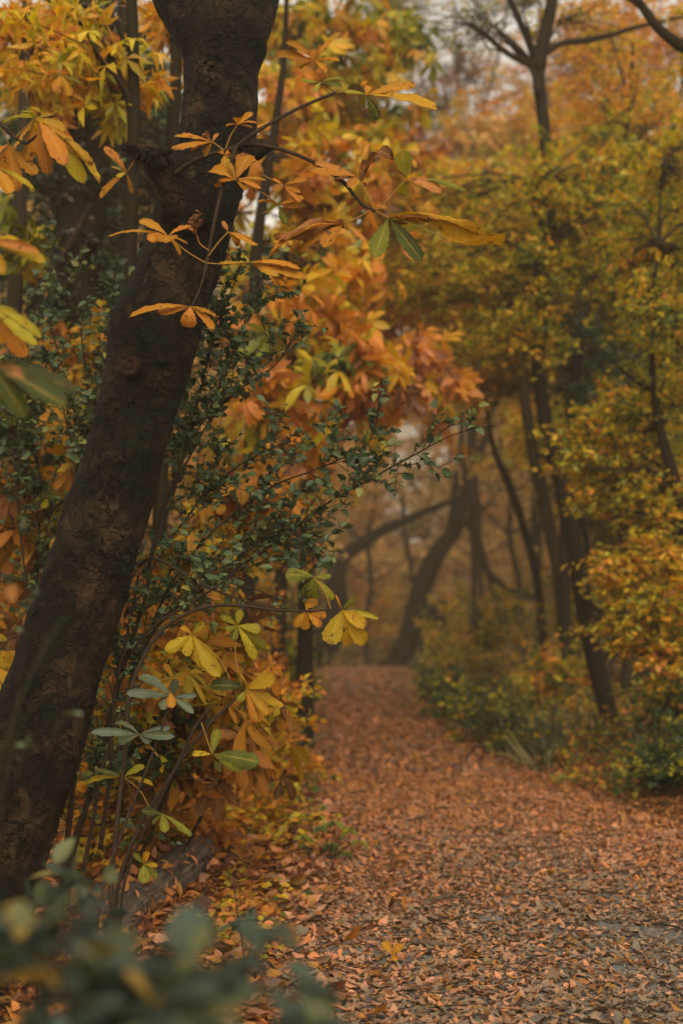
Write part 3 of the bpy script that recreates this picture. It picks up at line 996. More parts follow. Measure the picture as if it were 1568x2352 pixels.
make_tree('forked_tree', 'slender dark tree right of the path forking near the top of the picture', 'tree', (p, r), None, M_BARK, br, [
    B(1250, 520, 13.2, 150, 110, .9, 34, 30, .5, .072, (.42, .08, .14)),
    B(1420, 430, 13.4, 150, 120, 1.0, 40, 30, .5, .072, (.44, .09, .14)),
    B(1130, 690, 13.6, 160, 95, 1.0, 70, 30, .5, .072, (.44, .08, .14), flat=.8),
    B(1000, 640, 14.2, 140, 100, .8, 56, 30, .5, .072, (.44, .09, .14), flat=.8),
    B(1330, 640, 13.4, 150, 80, .9, 30, 28, .5, .072, (.36, .08, .14)),
    B(1245, 420, 12.2, 70, 90, .3, 16, 26, .4, .07, (.38, .1, .14)), B(1240, 600, 12.2, 75, 90, .3, 18, 26, .4, .07, (.34, .1, .14)), B(1245, 760, 12.2, 60, 60, .3, 12, 26, .4, .07, (.40, .1, .14)),
    B(1180, 780, 13.0, 110, 60, .7, 30, 30, .5, .072, (.40, .1, .14), flat=.8), B(930, 520, 14.6, 100, 80, .7, 26, 28, .5, .075, (.46, .12, .14)), B(1350, 480, 12.9, 130, 110, .7, 40, 30, .5, .072, (.40, .1, .14)),
    B(1080, 40, 12.6, 110, 70, .7, 20, 12, .5, .05, (.25, .12, .1)),
    B(1330, 40, 13.0, 170, 70, .7, 26, 14, .5, .06, (.55, .15, .1))], 51)
# brown leaning trunks behind it
for k, (pp, Y, lb, bl) in enumerate([
    ([(1302, 1520, 20), (1290, 1400, 19), (1278, 1290, 19), (1259, 1200, 20), (1242, 1120, 19), (1224, 1040, 18), (1208, 940, 16), (1196, 830, 13), (1180, 700, 9), (1170, 560, 5)], 16.5, 'brown leaning tree just behind the forked tree',
     [B(1150, 760, 16.5, 130, 100, 1.0, 34, 28, .55, .08, (.52, .1, .14)), B(1190, 560, 16.5, 120, 110, 1, 30, 26, .55, .08, (.46, .1, .14))]),
    ([(1250, 1480, 14), (1232, 1330, 13), (1208, 1232, 13), (1186, 1160, 13), (1160, 1092, 12), (1136, 1036, 10), (1120, 960, 7), (1112, 860, 4)], 20, 'thin tree leaning left between the brown leaning trunk and the path',
     [B(1110, 840, 20, 120, 90, 1.2, 34, 26, .6, .085, (.62, .12, .14))]),
    ([(1150, 1500, 10), (1140, 1400, 9), (1100, 1240, 9), (1072, 1130, 8), (1062, 1040, 8), (1060, 930, 7), (1075, 820, 4)], 27, 'upright pale trunk in the distance right of the far leaning tree',
     [B(1030, 860, 27, 150, 100, 1.5, 36, 24, .8, .10, (.72, .1, .14))])]):
    make_tree('leaning_tree', lb, 'tree', pxpath([(x_, y_, w_ * .78) for x_, y_, w_ in pp], Y), None, M_BARKG, [], bl, 60 + k)
# ivy clad tree
p, r = pxpath([(1300, 1500, 15), (1296, 1330, 14), (1300, 1130, 13), (1314, 930, 13), (1334, 760, 13), (1362, 630, 11), (1396, 510, 9), (1425, 380, 8), (1445, 240, 6), (1455, 90, 4)], 15.2)
t = make_tree('ivy_clad_tree', 'thin crooked tree with a dark clump of ivy at its middle', 'tree', (p, r), None, M_BARK,
              [pxpath([(1362, 632, 9), (1385, 588, 8), (1400, 500, 7), (1380, 380, 4)], 15.2, 15.4)],
              [B(1450, 280, 15.4, 150, 130, 1.0, 40, 26, .55, .075, (.62, .12, .09)), B(1370, 170, 15.6, 120, 90, 1, 22, 22, .55, .075, (.66, .1, .09))], 71)
m = MB()
rg = np.random.default_rng(72)
for (px, py, rx, ry) in [(1300, 740, 50, 55), (1345, 790, 75, 55), (1395, 830, 60, 50), (1270, 700, 40, 40), (1330, 900, 60, 50)]:
    b = B(px, py, 14.9, rx, ry, .3, 22, 26, .22, .062, (.16, .12, .12), flat=.2, droop=.4)
    spray(m, rg, hub=P(1325, 820, 15.1), limbs=True, limb_r=.006, tr=.003, **b)
m.build('ivy', [M_GREEN, M_TWIG], t)
# tree at the right edge: yellow sprays over the right bank
p, r = pxpath([(1640, 1560, 18), (1610, 1380, 17), (1585, 1240, 16), (1566, 1170, 15), (1550, 1105, 14), (1530, 1040, 13), (1515, 980, 11), (1500, 880, 8), (1498, 740, 5), (1510, 560, 3), (1520, 380, 2)], 10.2)
br = [pxpath([(1600, 1330, 8), (1540, 1290, 6), (1470, 1265, 5), (1390, 1260, 3)], 10.2, 9.8), pxpath([(1590, 1260, 7), (1520, 1200, 5), (1440, 1150, 4), (1360, 1080, 2)], 10.2, 10.6),
      pxpath([(1620, 1440, 7), (1560, 1430, 6), (1480, 1420, 4), (1350, 1428, 2)], 10.2, 9.9), pxpath([(1500, 900, 6), (1440, 860, 5), (1380, 800, 3)], 10.2, 10.6)]
make_tree('curved_tree', 'dark curved trunk at the right edge with yellow leaf sprays over the bank', 'tree', (p, r), None, M_BARK, br, [
    B(1480, 1290, 10.0, 120, 55, .55, 44, 30, .34, .058, (.51, .07, .14), flat=.9),
    B(1510, 1370, 9.8, 100, 60, .5, 34, 28, .34, .058, (.48, .08, .14), flat=.9),
    B(1475, 1440, 9.9, 105, 30, .4, 24, 28, .34, .055, (.46, .08, .14), flat=.95),
    B(1430, 1080, 10.6, 140, 100, .6, 60, 30, .36, .058, (.42, .08, .14), flat=.8),
    B(1350, 1010, 10.9, 80, 60, .5, 24, 28, .36, .058, (.40, .08, .14), flat=.8),
    B(1500, 930, 10.6, 110, 90, .6, 40, 30, .36, .058, (.40, .08, .14), flat=.8),
    B(1505, 700, 9.9, 60, 140, .3, 20, 26, .34, .056, (.34, .1, .14)), B(1520, 760, 11.0, 100, 110, .6, 40, 30, .36, .06, (.38, .08, .14), flat=.8),
    B(1510, 1190, 10.4, 100, 70, .5, 34, 30, .36, .058, (.48, .08, .14), flat=.8),
    B(1530, 1500, 9.8, 90, 60, .5, 34, 28, .32, .055, (.52, .1, .14), flat=.8),
    B(1500, 560, 11.2, 130, 100, .7, 44, 30, .4, .06, (.40, .09, .14), flat=.7),
    B(1540, 380, 11.4, 100, 80, .7, 26, 28, .4, .062, (.46, .1, .14), flat=.7)], 81)
# overhanging bough, top right
p, r = pxpath([(1900, 900, 60), (1860, 500, 52), (1780, 300, 45), (1690, 190, 34), (1600, 125, 16), (1550, 95, 13), (1508, 60, 11), (1478, 18, 10), (1450, -20, 9), (1400, -90, 6), (1350, -200, 3)], 9.0)
make_tree('overhanging_tree', 'tree outside the right edge with a dark crooked bough across the top right corner', 'tree', (p, r), None, M_BARK,
          [pxpath([(1478, 20, 6), (1440, -5, 5), (1390, -20, 4), (1330, -30, 2)], 9.0), pxpath([(1560, 100, 7), (1610, 60, 6), (1660, 20, 4)], 9.0)],
          [B(1700, 60, 9.5, 160, 120, .8, 30, 24, .4, .06, (.5, .1, .08))], 85)

# trees of the right bank further back: fill the upper right with amber and orange
for k, (px, Y, hpx, tint, lb, bl) in enumerate([
    (1560, 24, 250, None, 'orange crowned tree on the right bank behind the yellow leaf sprays', [(1480, 260, 170, 130, ORG), (1380, 330, 150, 120, ORG), (1540, 100, 150, 110, (.72, .09, .08)), (1480, 500, 150, 130, AMB), (1560, 700, 140, 150, OLV)]),
    (1400, 28, 120, None, 'tall rust and amber tree behind the forked tree', [(1330, 160, 150, 110, (.74, .1, .08)), (1240, 260, 140, 110, (.66, .12, .08)), (1400, 60, 140, 90, (.7, .1, .08)), (1300, 420, 170, 120, AMB), (1180, 420, 120, 110, ORG), (1360, 640, 170, 130, (.5, .12, .1))]),
    (1330, 24, 500, None, 'olive tree between the forked tree and the far wood', [(1180, 640, 130, 110, OLV), (1290, 780, 150, 120, (.4, .12, .08)), (1400, 900, 140, 120, OLV), (1250, 980, 110, 110, (.5, .12, .08)), (1120, 560, 110, 90, (.5, .1, .08))]),
    (1480, 19, 700, None, 'bushy olive green tree low on the right bank behind the curved trunk', [(1400, 1150, 130, 120, (.3, .1, .08)), (1500, 1250, 130, 130, (.34, .1, .08)), (1420, 1380, 120, 110, (.4, .12, .08)), (1520, 1050, 120, 120, (.38, .1, .08)), (1540, 1450, 110, 110, (.25, .1, .08))]),
    (1305, 18.5, 500, None, 'yellow green tree hanging over the path behind the forked tree', [(1000, 700, 110, 80, YEL), (1070, 570, 110, 80, OLV), (1150, 480, 110, 90, YEL), (1240, 620, 110, 90, OLV), (1180, 760, 120, 80, YEL), (1310, 700, 110, 90, OLV), (930, 600, 80, 60, YEL), (1110, 850, 100, 60, AMB), (1000, 480, 90, 60, (.52, .1, .08))]),
    (1440, 17, 400, None, 'yellow green tree behind the curved trunk at the right edge', [(1380, 450, 110, 90, YEL), (1480, 400, 110, 90, YEL), (1550, 520, 90, 100, OLV), (1420, 610, 110, 90, OLV), (1530, 740, 90, 100, YEL), (1390, 850, 100, 90, OLV), (1490, 930, 110, 90, YEL), (1350, 1010, 90, 80, YEL), (1540, 1060, 90, 90, YEL), (1450, 1120, 100, 80, OLV)]),
    (1240, 30, 0, None, 'orange and olive tree at the top middle in front of the pale sky', [(900, 370, 80, 60, ORG), (860, 150, 90, 90, YEL), (1060, 330, 100, 80, ORG), (940, 480, 100, 80, AMB), (1090, 480, 100, 80, ORG), (1150, 330, 90, 80, (.7, .1, .08)), (900, 30, 80, 60, OLV)]),
]):
    p, r = pxpath([(px, 1500, 16), (px - 8, 1200, 14), (px + 6, 900, 12), (px - 4, 600, 9), (px, hpx, 5)], Y)
    make_tree('bank_tree', lb, 'tree', (p, r), None, M_BARKG, [], [B(a, b, Y + .3 * math.sin(a), c * 1.1, d * 1.1, 1.5, 60, 26, .75, .12, tn) for a, b, c, d, tn in bl], 90 + k)
# twiggy, half bare tree: fine brown twigs against the sky at the top middle
p, r = pxpath([(1090, 1500, 16), (1085, 1100, 13), (1075, 700, 10), (1060, 400, 7), (1050, 150, 4), (1040, -40, 2)], 31)
br = [pxpath([(1066, 520, 5), (1010, 350, 4), (970, 180, 3), (940, 20, 2)], 31), pxpath([(1062, 420, 5), (1110, 250, 4), (1150, 100, 3), (1170, -40, 2)], 31), pxpath([(1070, 600, 5), (1000, 480, 4), (940, 400, 2)], 31)]
make_tree('half_bare_tree', 'half bare tree with fine brown twigs against the pale sky', 'tree', (p, r), None, M_BARKG, br, [
    B(1080, 180, 31, 130, 130, 1.5, 70, 16, 1.0, .085, (.92, .1, .1), tr=.010), B(980, 220, 31, 120, 140, 1.5, 60, 15, 1.0, .085, (.85, .15, .1), tr=.010), B(1130, 330, 31, 120, 110, 1.5, 50, 12, 1.0, .08, (.8, .1, .1), tr=.010),
    B(1000, 430, 31, 120, 80, 1.3, 30, 16, .9, .09, (.62, .1, .08))], 97)

# ------------------------------------------------------------------ the leaning trunk on the left
TY = 4.85
TR = [(-150, 2330, 135), (-95, 2200, 130), (-58, 2100, 124), (-22, 2000, 115), (18, 1890, 111), (52, 1789, 110), (86, 1676, 107), (120, 1576, 101), (160, 1456, 100), (205, 1316, 96), (237, 1200, 96), (268, 1098, 92),
      (298, 988, 88), (325, 900, 90), (343, 840, 96), (364, 740, 105), (391, 673, 94), (422, 575, 96), (447, 500, 93), (475, 400, 91), (496, 310, 87), (506, 220, 84), (512, 150, 88), (528, 90, 95)]
tp, tr_ = pxpath(TR, TY, TY + .12)
g0 = float(gz(tp[0, 0], tp[0, 1]))
tree0 = thing('chestnut_tree', 'big dark leaning chestnut trunk with a broken limb and orange hand shaped leaves', 'tree', (tp[0, 0], tp[0, 1], g0))
KN = P(285, 862, TY - .22)


def bark_disp(q, a, s, r):
    v = Vector(q)
    d = .012 * mnoise.noise(v * 3.1) + .006 * mnoise.noise(v * 9) + .0025 * abs(mnoise.noise(v * 20)) + .002 * mnoise.noise(v * 55)
    w = mnoise.noise(Vector((q[0] * 26, q[1] * 26, q[2] * 22)))
    if w > .14:
        d += .0022                                     # raised bark plates
    k = math.sqrt((q[0] - KN[0])**2 + (q[2] - KN[2])**2)
    if q[1] < TY and k < .16:
        d += .016 * math.exp(-(k / .055)**2)           # swelling round the old knot
    return d


m = MB()
tube(m, tp, tr_, 120, 520, disp=bark_disp)
# curled bark scales standing off the trunk
rgb = np.random.default_rng(15)
n = 900
k = rgb.integers(0, len(tp) - 1, n)
f = rgb.random(n)[:, None]
cc, r_s = tp[k] * (1 - f) + tp[k + 1] * f, tr_[k] * (1 - f[:, 0]) + tr_[k + 1] * f[:, 0]
ax = unit(tp[k + 1] - tp[k])
an = rgb.normal(-1.15, .75, n)                       # most on the weathered middle of the near face
rx_ = unit(np.cross(ax, [0, 1.0, 0]))
rx_ *= np.sign(rx_[:, :1])
ry_ = np.cross(ax, rx_)
ry_ *= np.sign(ry_[:, 1:2])
out_ = rx_ * np.cos(an)[:, None] + ry_ * np.sin(an)[:, None]
den = vnoise(cc[:, 2] * 3 + an, an * 2, 1.3, 4) > -.1
pos_ = (cc + out_ * (r_s[:, None] + .005))[den]
out_, ax = out_[den], ax[den]
FLK = leaf_tmpl(4, 2, lambda t: (1 - t**3)**.5 if t < 1 else .3, 1.2, -.25, .25)
nn = len(pos_)
scatter(m, FLK, pos_, -ax + out_ * .32 + rgb.normal(size=(nn, 3)) * .22, out_ + rgb.normal(size=(nn, 3)) * .15, rgb.uniform(.008, .030, nn), .5)
trunk_o = m.build('trunk', M_TRUNK, tree0)
# the two limbs of the fork
for pts in ([(500, 150, 60), (470, 80, 66), (425, 10, 64), (370, -90, 58), (310, -230, 50), (270, -450, 38), (240, -800, 20)],
            [(520, 170, 62), (540, 90, 76), (556, 20, 82), (580, -80, 72), (612, -230, 60), (650, -480, 44), (680, -800, 24)]):
    lp, lr = pxpath(pts, TY + .08, TY + .25)
    m = MB()
    tube(m, lp, lr, 64, 160, disp=bark_disp)
    m.build('limb', M_TRUNK, tree0)
# the broken limb on the left, the dead snag on the right
def snag_disp(q, a, s, r):
    v = Vector(q)
    return .010 * mnoise.noise(v * 14) + .006 * abs(mnoise.noise(v * 38)) + .003 * mnoise.noise(v * 80)


m = MB()
lp, lr = pxpath([(450, 520, 30), (412, 462, 40), (388, 415, 38), (366, 380, 33), (345, 356, 24), (322, 346, 16), (300, 341, 11), (280, 337, 5)], TY - .05, TY - .22)
tube(m, lp, lr, 28, 90, disp=snag_disp)
lp, lr = pxpath([(368, 385, 20), (362, 362, 18), (372, 348, 14), (388, 346, 8), (396, 345, 3)], TY - .16, TY - .2)
tube(m, lp, lr, 20, 40, disp=snag_disp)
rgs = np.random.default_rng(4)
for k in range(22):
    a = P(292 + rgs.uniform(0, 75), 345 + rgs.uniform(-8, 22), TY - .2 + rgs.uniform(-.03, .03))
    tube(m, np.array([a, a + [-.03 * rgs.random() - .01, -.01, .03 * rgs.normal() + .004]]), [.008 * rgs.uniform(.5, 1.2), .001], 5, 5, rough=.3, rscale=50)
bl = m.build('broken_limb', M_TRUNK, tree0)
bl['label'] = 'short jagged broken limb'
m = MB()
lp, lr = pxpath([(560, 352, 26), (590, 341, 22), (615, 335, 15), (638, 333, 7)], TY, TY - .02)
tube(m, lp, lr, 20, 40, disp=snag_disp)
m.build('snag', M_TRUNK, tree0)
# the knot: a ring of callus round a dead brown branch end
m = MB()
i_ = np.argmin(np.abs(tp[:, 2] - KN[2]))
cx, rr0 = P(338, 862, TY)[0], float(tr_[i_])
dx = KN[0] - cx
ny = -math.sqrt(max(rr0**2 - dx**2, 1e-4))
nrm_k = unit(np.array([dx, ny, 0.05]))
ck = np.array([cx, TY + .03, KN[2]]) + nrm_k * (rr0 + .006)
ex = unit(np.cross([0, 0, 1.0], nrm_k))
ez = np.cross(nrm_k, ex)
th = np.linspace(0, 2 * math.pi, 15)[:-1]
ringp = np.array([ck + ex * math.cos(a) * .026 + ez * math.sin(a) * .028 for a in np.r_[th, th[:2]]])
tube(m, ringp, [.008 + .003 * math.sin(3 * a) for a in np.r_[th, th[:2]]], 10, 60, disp=snag_disp)
tube(m, np.array([ck - nrm_k * .02, ck + nrm_k * .002]), [.022, .020], 14, 6, rough=.3, rscale=40)
m.build('knot', bark_mat('knot_wood', (.004, .0025, .0018), (.040, .019, .010), None, 60, .8, 1), trunk_o)


# ------------------------------------------------------------------ single leaves modelled one by one
def leaflet(mb, c, tip, Y, dY, w=.34, tilt=.6, tint=.7, curl=.5, arch=.10, seed=0, wrinkle=.04, mat=0, crumple=0.0):
    """One leaflet from px c to px tip; tilt 0 lies flat, 1 faces the camera."""
    rg = np.random.default_rng(seed)
    a, b = P(c[0], c[1], Y), P(tip[0], tip[1], Y + dY)
    L = np.linalg.norm(b - a)
    y = (b - a) / L
    up = np.array([0, 0, 1.0]) * (1 - abs(tilt)) + np.array([0, -1.0, .1]) * tilt
    z = unit(up - y * up.dot(y))
    x = np.cross(y, z)
    rows, half = 15, 4
    t = np.linspace(0, 1, rows)
    u = np.linspace(-1, 1, 2 * half + 1)
    W = np.array([max(obovate(k), .012) for k in t]) * w * .5 * L
    W = W * (1 + .07 * np.where(np.arange(rows) % 2, 1, -1)) * (1 + .06 * rg.normal(size=rows))
    T, U = np.meshgrid(t, u, indexing='ij')
    cu = max(abs(curl), .05) * np.sign(curl if curl else 1) * (1 + crumple * rg.normal(size=rows) * .5)[:, None]
    X = W[:, None] * np.sin(U * cu) / cu
    Z = W[:, None] * (1 - np.cos(U * cu)) / cu
    Z = Z + arch * L * 4 * T * (1 - T) + wrinkle * L * (rg.normal(size=T.shape) * .35 + .5 * np.sin(T * 21 + np.abs(U) * 3 + seed)) * (.2 + np.abs(U)) * .35
    if crumple:
        ph = rg.uniform(0, 6, 3)
        Z = Z + crumple * L * .12 * np.sin(T * 9 + ph[0] + 2 * U)
        X = X + crumple * L * .06 * np.sin(T * 7 + ph[1])
    v = a + X[..., None] * x + (T * L)[..., None] * y + Z[..., None] * z
    cN = 2 * half + 1
    i, j = np.meshgrid(np.arange(rows - 1), np.arange(cN - 1), indexing='ij')
    q = np.stack([i * cN + j, i * cN + j + 1, (i + 1) * cN + j + 1, (i + 1) * cN + j], -1).reshape(-1, 4)
    mb.add(v.reshape(-1, 3), q, mat, tint, np.stack([U, T], -1).reshape(-1, 2))


def hero_leaf(parent, c, tips, Y, tint=.70, stalk=None, w=.36, tilt=.55, seed=0, mat=None, label=None, stalk_r=.0022):
    """Compound leaf: tips = [(px, py, {overrides})]; stalk = [(px, py), ...] from the twig to c."""
    rg = np.random.default_rng(seed * 7 + 1)
    m = MB()
    for k, tp_ in enumerate(tips):
        o = dict(dY=rg.normal(0, .035), w=1.0, tilt=np.clip(tilt + rg.normal(0, .18), .1, 1), tint=float(np.clip(tint + rg.normal(0, .03), 0, 1)),
                 curl=rg.uniform(.3, .9) * (1 if rg.random() < .6 else -1), arch=rg.uniform(.0, .12), seed=seed * 31 + k)
        if len(tp_) > 2:
            o.update(tp_[2])
        o['w'] = (o['w'] if o['w'] != 1.0 else w * rg.uniform(.85, 1.15)) * 1.06
        leaflet(m, c, tp_[:2], Y, **o)
    if stalk:
        sp = np.array([P(a, b, Y) for a, b in stalk] + [P(c[0], c[1], Y)])
        tube(m, sp, np.full(len(sp), stalk_r), 6, 5 * len(sp), mat=1)
    o = m.build('leaf', [mat or M_HERO, M_STEM], parent, origin=P(c[0], c[1], Y))
    if label:
        o['label'] = label
    return o


def twig_px(name, parent, pts, Y0, Y1=None, mat=None, label=None):
    p, r = pxpath(pts, Y0, Y1)
    m = MB()
    tube(m, p, r, 8, 9 * len(pts), rough=.12, rscale=60)
    return m.build(name, mat or M_TWIG, parent, origin=p[0])


HY = 4.58
tw = twig_px('branch', tree0, [(402, 398, 6.5), (430, 378, 6), (470, 358, 5.5), (515, 345, 5.2), (560, 332, 5.2), (600, 333, 5), (640, 341, 4.8), (680, 354, 4.5), (722, 373, 4.5), (760, 396, 4.3), (792, 421, 4.6),
                               (815, 450, 4.2), (838, 473, 4), (862, 484, 3.8)], 4.70, HY - .05)
Yb = HY - .05
hero_leaf(tw, (822, 405), [(706, 385, dict(tint=.72, tilt=.45)), (722, 372, dict(tint=.8, w=.18)), (770, 415, dict(tint=.86, crumple=.6)), (838, 428, dict(tint=.92, crumple=1.0, curl=1.6)), (862, 358, dict(tint=.72, w=.32)),
                          (900, 350, dict(tint=.97, curl=2.0, crumple=1.2, w=.3)), (800, 430, dict(tint=.8, w=.4))], Yb, .76, [(862, 484), (845, 450)], seed=1, label='brown curled leaf')
hero_leaf(tw, (932, 411), [(922, 345, dict(tint=.34, w=.62, tilt=.95, curl=.3)), (890, 390, dict(tint=.93, w=.22, curl=1.8)), (1014, 440, dict(tint=.83, w=.36, tilt=.8)), (1072, 437, dict(tint=.33, w=.16)), (925, 448, dict(tint=.36, w=.8, tilt=.7))],
          Yb, .4, [(862, 484), (895, 452)], seed=2, label='pale green leaf with one brown leaflet')
hero_leaf(tw, (790, 512), [(617, 592, dict(tint=.70, w=.22, dY=.02)), (628, 540, dict(tint=.90, w=.26, crumple=.7)), (690, 552, dict(tint=.88, crumple=.9, w=.42)), (742, 568, dict(tint=.74, w=.42)), (842, 555, dict(tint=.78, w=.24)), (680, 575, dict(tint=.72, w=.4))],
          Yb, .76, [(850, 482), (820, 500)], seed=3)
hero_leaf(tw, (892, 500), [(858, 592, dict(tint=.26, w=.42, tilt=.95, arch=.02)), (968, 598, dict(tint=.12, w=.32, tilt=.9, arch=.02, curl=.2)), (1028, 552, dict(tint=.16, w=.14)), (988, 500, dict(tint=.78, w=.24, crumple=.7)),
                          (1158, 553, dict(tint=.56, w=.13, tilt=.7, crumple=.8)), (1100, 540, dict(tint=.92, w=.12, curl=1.6))], Yb, .3, [(862, 484)], seed=4, label='dark green leaf with one long withered leaflet')
hero_leaf(tw, (488, 325), [(393, 340, dict(w=.34)), (400, 312, dict(w=.18)), (438, 347, dict(w=.5)), (470, 358, dict(w=.6)), (418, 305, dict(w=.2)), (466, 310, dict(tint=.93, curl=1.7, crumple=.9)), (500, 305, dict(tint=.86, w=.3))], HY - .02, .70, [(515, 345)], seed=5, w=.42)
hero_leaf(tw, (545, 286), [(581, 258, dict(w=.4)), (580, 292, dict(w=.22)), (590, 282, dict(w=.2)), (518, 290, dict(w=.3)), (545, 270, dict(w=.4))], HY, .69, [(518, 340), (530, 310)], seed=6)
hero_leaf(tw, (515, 355), [(500, 350, dict(w=.9)), (535, 340), (560, 365), (520, 385, dict(w=.6)), (598, 375, dict(w=.2))], HY, .70, None, seed=7, w=.5)
tw = twig_px('branch', tree0, [(528, 345, 5), (545, 333, 5), (580, 307, 5), (625, 280, 4.6), (672, 254, 4.3), (720, 232, 4), (770, 212, 4)], HY, HY + .12)
Yb = HY + .15
hero_leaf(tw, (840, 217), [(955, 194, dict(w=.3, tint=.66)), (1005, 253, dict(w=.3, tint=.56)), (848, 196, dict(w=.6, tint=.66)), (870, 272, dict(tint=.2, w=.5)), (790, 208, dict(tint=.33, w=.3)), (835, 245, dict(tint=.36, w=.5))], Yb, .55, [(770, 212), (805, 210)], seed=8)
hero_leaf(tw, (735, 188), [(690, 180, dict(tint=.3)), (790, 182, dict(tint=.24)), (720, 210, dict(tint=.3)), (785, 200, dict(tint=.2))], Yb + .25, .3, [(770, 212)], seed=9)
hero_leaf(tw, (722, 138), [(630, 124), (780, 140), (762, 92), (690, 158), (748, 165), (655, 96), (738, 100)], Yb + .45, .68, [(770, 212), (745, 170)], seed=10, w=.34)
tw = twig_px('branch', tree0, [(541, 336, 6), (535, 362, 5.6), (522, 400, 5), (507, 445, 4.8), (496, 490, 4.5), (486, 540, 4.4), (477, 590, 4.2), (474, 604, 4.2), (466, 640, 3.0), (452, 680, 2.6), (440, 702, 2.6)], HY, HY - .08)
Yb = HY - .06
hero_leaf(tw, (438, 703), [(297, 728, dict(w=.18, tilt=.5)), (362, 715, dict(w=.34)), (432, 752, dict(w=.75, tilt=.95, arch=.25)), (415, 712, dict(w=.4)), (492, 756, dict(w=.26)), (497, 726, dict(w=.16)), (470, 718, dict(w=.2))], Yb - .02, .68, None, seed=11)
hero_leaf(tw, (386, 541), [(248, 541, dict(w=.16)), (320, 506, dict(w=.34)), (338, 549, dict(w=.5)), (380, 558, dict(w=.8)), (445, 524, dict(w=.36)), (432, 560, dict(w=.16)), (415, 585, dict(w=.2))], Yb, .68, [(474, 604), (430, 578)], seed=12, w=.4)
hero_leaf(tw, (450, 535), [(455, 497, dict(tint=.95, curl=2.2, crumple=1.2, w=.8)), (470, 505, dict(tint=.96, curl=1.8, w=.5)), (436, 520, dict(tint=.86, w=.7))], Yb, .92, [(480, 575), (460, 560)], seed=13, label='small brown shrivelled leaf')
hero_leaf(tw, (524, 532), [(512, 506, dict(tint=.85, w=.5)), (592, 562, dict(w=.26)), (575, 545, dict(w=.2)), (545, 566, dict(w=.7)), (560, 572, dict(w=.3)), (580, 552, dict(w=.22))], Yb, .70, [(478, 588), (505, 552)], seed=14)
hero_leaf(tw, (572, 602), [(705, 640, dict(w=.22)), (660, 648, dict(w=.24)), (690, 618, dict(w=.16)), (502, 604, dict(w=.18)), (555, 612, dict(w=.6)), (600, 598, dict(w=.5)), (640, 632, dict(w=.3))], Yb, .64, [(474, 604), (520, 606)], seed=15)
hero_leaf(tw, (541, 413), [(481, 392, dict(w=.5)), (507, 428, dict(w=.7)), (500, 412, dict(w=.4)), (611, 412, dict(w=.24)), (600, 432, dict(w=.2)), (574, 355, dict(w=.5, tilt=.9, tint=.74)), (562, 437, dict(w=.6)), (525, 372, dict(w=.3))], Yb, .69, [(532, 385)], seed=16, w=.4)
hero_leaf(tw, (650, 425), [(705, 412, dict(w=.3)), (690, 442, dict(w=.3)), (622, 410, dict(w=.5)), (630, 440, dict(w=.5, tint=.8)), (690, 465, dict(w=.2))], Yb + .5, .71, [(600, 400)], seed=17)
hero_leaf(tw, (640, 470), [(595, 465, dict(w=.5)), (600, 490, dict(w=.5, tint=.5)), (690, 475, dict(w=.4)), (660, 515, dict(w=.5, tint=.3)), (700, 455, dict(w=.3))], Yb + .5, .68, [(600, 440)], seed=18)

# ------------------------------------------------------------------ trunks behind it on the left
SL_T = (.5, .1, .08)
p, r = pxpath([(298, 1250, 15), (296, 1000, 15), (298, 800, 15), (300, 600, 15), (304, 420, 14), (308, 240, 14), (304, 60, 13), (300, -60, 12), (296, -300, 9)], 6.9)
make_tree('slender_tree', 'straight thin dark tree just left of the broken limb with a curved side branch', 'tree', (p, r), None, M_BARK,
          [pxpath([(305, 262, 10), (285, 205, 9), (262, 150, 8), (235, 100, 7), (195, 60, 6), (150, 30, 5), (105, -5, 4)], 6.9, 6.8), pxpath([(300, 130, 7), (285, 95, 6), (268, 55, 5), (250, 20, 5), (235, -30, 4)], 6.9)],
          [B(200, 180, 7.0, 150, 90, .5, 22, 14, .4, .13, (.50, .1, .08), tmpl=PALM_FAR, flat=.3, leaf_droop=.6, shell=1.5)], 101)
p, r = pxpath([(392, 420, 15), (396, 300, 15), (402, 200, 14), (405, 100, 14), (404, -20, 13), (398, -260, 10)], 7.6)
make_tree('slender_tree', 'thin dark tree half hidden behind the fork of the big leaning trunk', 'tree', (p, r), None, M_BARK, [],
          [B(420, 60, 7.8, 70, 70, .4, 14, 12, .4, .13, (.66, .1, .08), tmpl=PALM_FAR, flat=.3, leaf_droop=.6)], 102)
p, r = pxpath([(120, 1500, 62), (135, 1250, 58), (150, 1000, 56), (170, 760, 56), (185, 500, 58), (195, 250, 60), (205, 40, 62), (215, -300, 55)], 8.6)
t = make_tree('ivy_clad_tree', 'wide dark trunk shaggy with ivy behind the slender trees at the left', 'tree', (p, r), None, M_BARK, [], [], 103)
rg = np.random.default_rng(103)
m = MB()
for k in range(len(p) - 1):
    for f in (.0, .5):
        c = p[k] * (1 - f) + p[k + 1] * f
        spray(m, rg, c, (r[k] * 1.35, r[k] * 1.2, .36), 30, 18, .26, .062, (.10, .10, .10), hub=c, flat=.1, droop=.7, limbs=False, shell=5, tr=.003)
ivm = leaf_mat('ivy_leaf', [(0, (.016, .018, .011)), (.3, (.045, .035, .020)), (1, (.11, .075, .035))], .1, .6, .25)
m.build('ivy', [ivm, M_TWIG], t)
p, r = pxpath([(20, 1000, 20), (30, 800, 20), (36, 640, 19), (40, 560, 18), (52, 350, 16), (60, 100, 14), (64, -80, 12)], 8.0)
make_tree('slender_tree', 'grey trunk near the left edge behind drooping orange leaves', 'tree', (p, r), None, M_BARKG, [pxpath([(60, 720, 9), (110, 640, 8), (160, 560, 7), (210, 470, 5)], 7.9)],
          [B(90, 120, 8.2, 130, 120, .6, 26, 14, .5, .15, (.62, .12, .08), tmpl=PALM_FAR, flat=.3, leaf_droop=.7, shell=1.6)], 104)

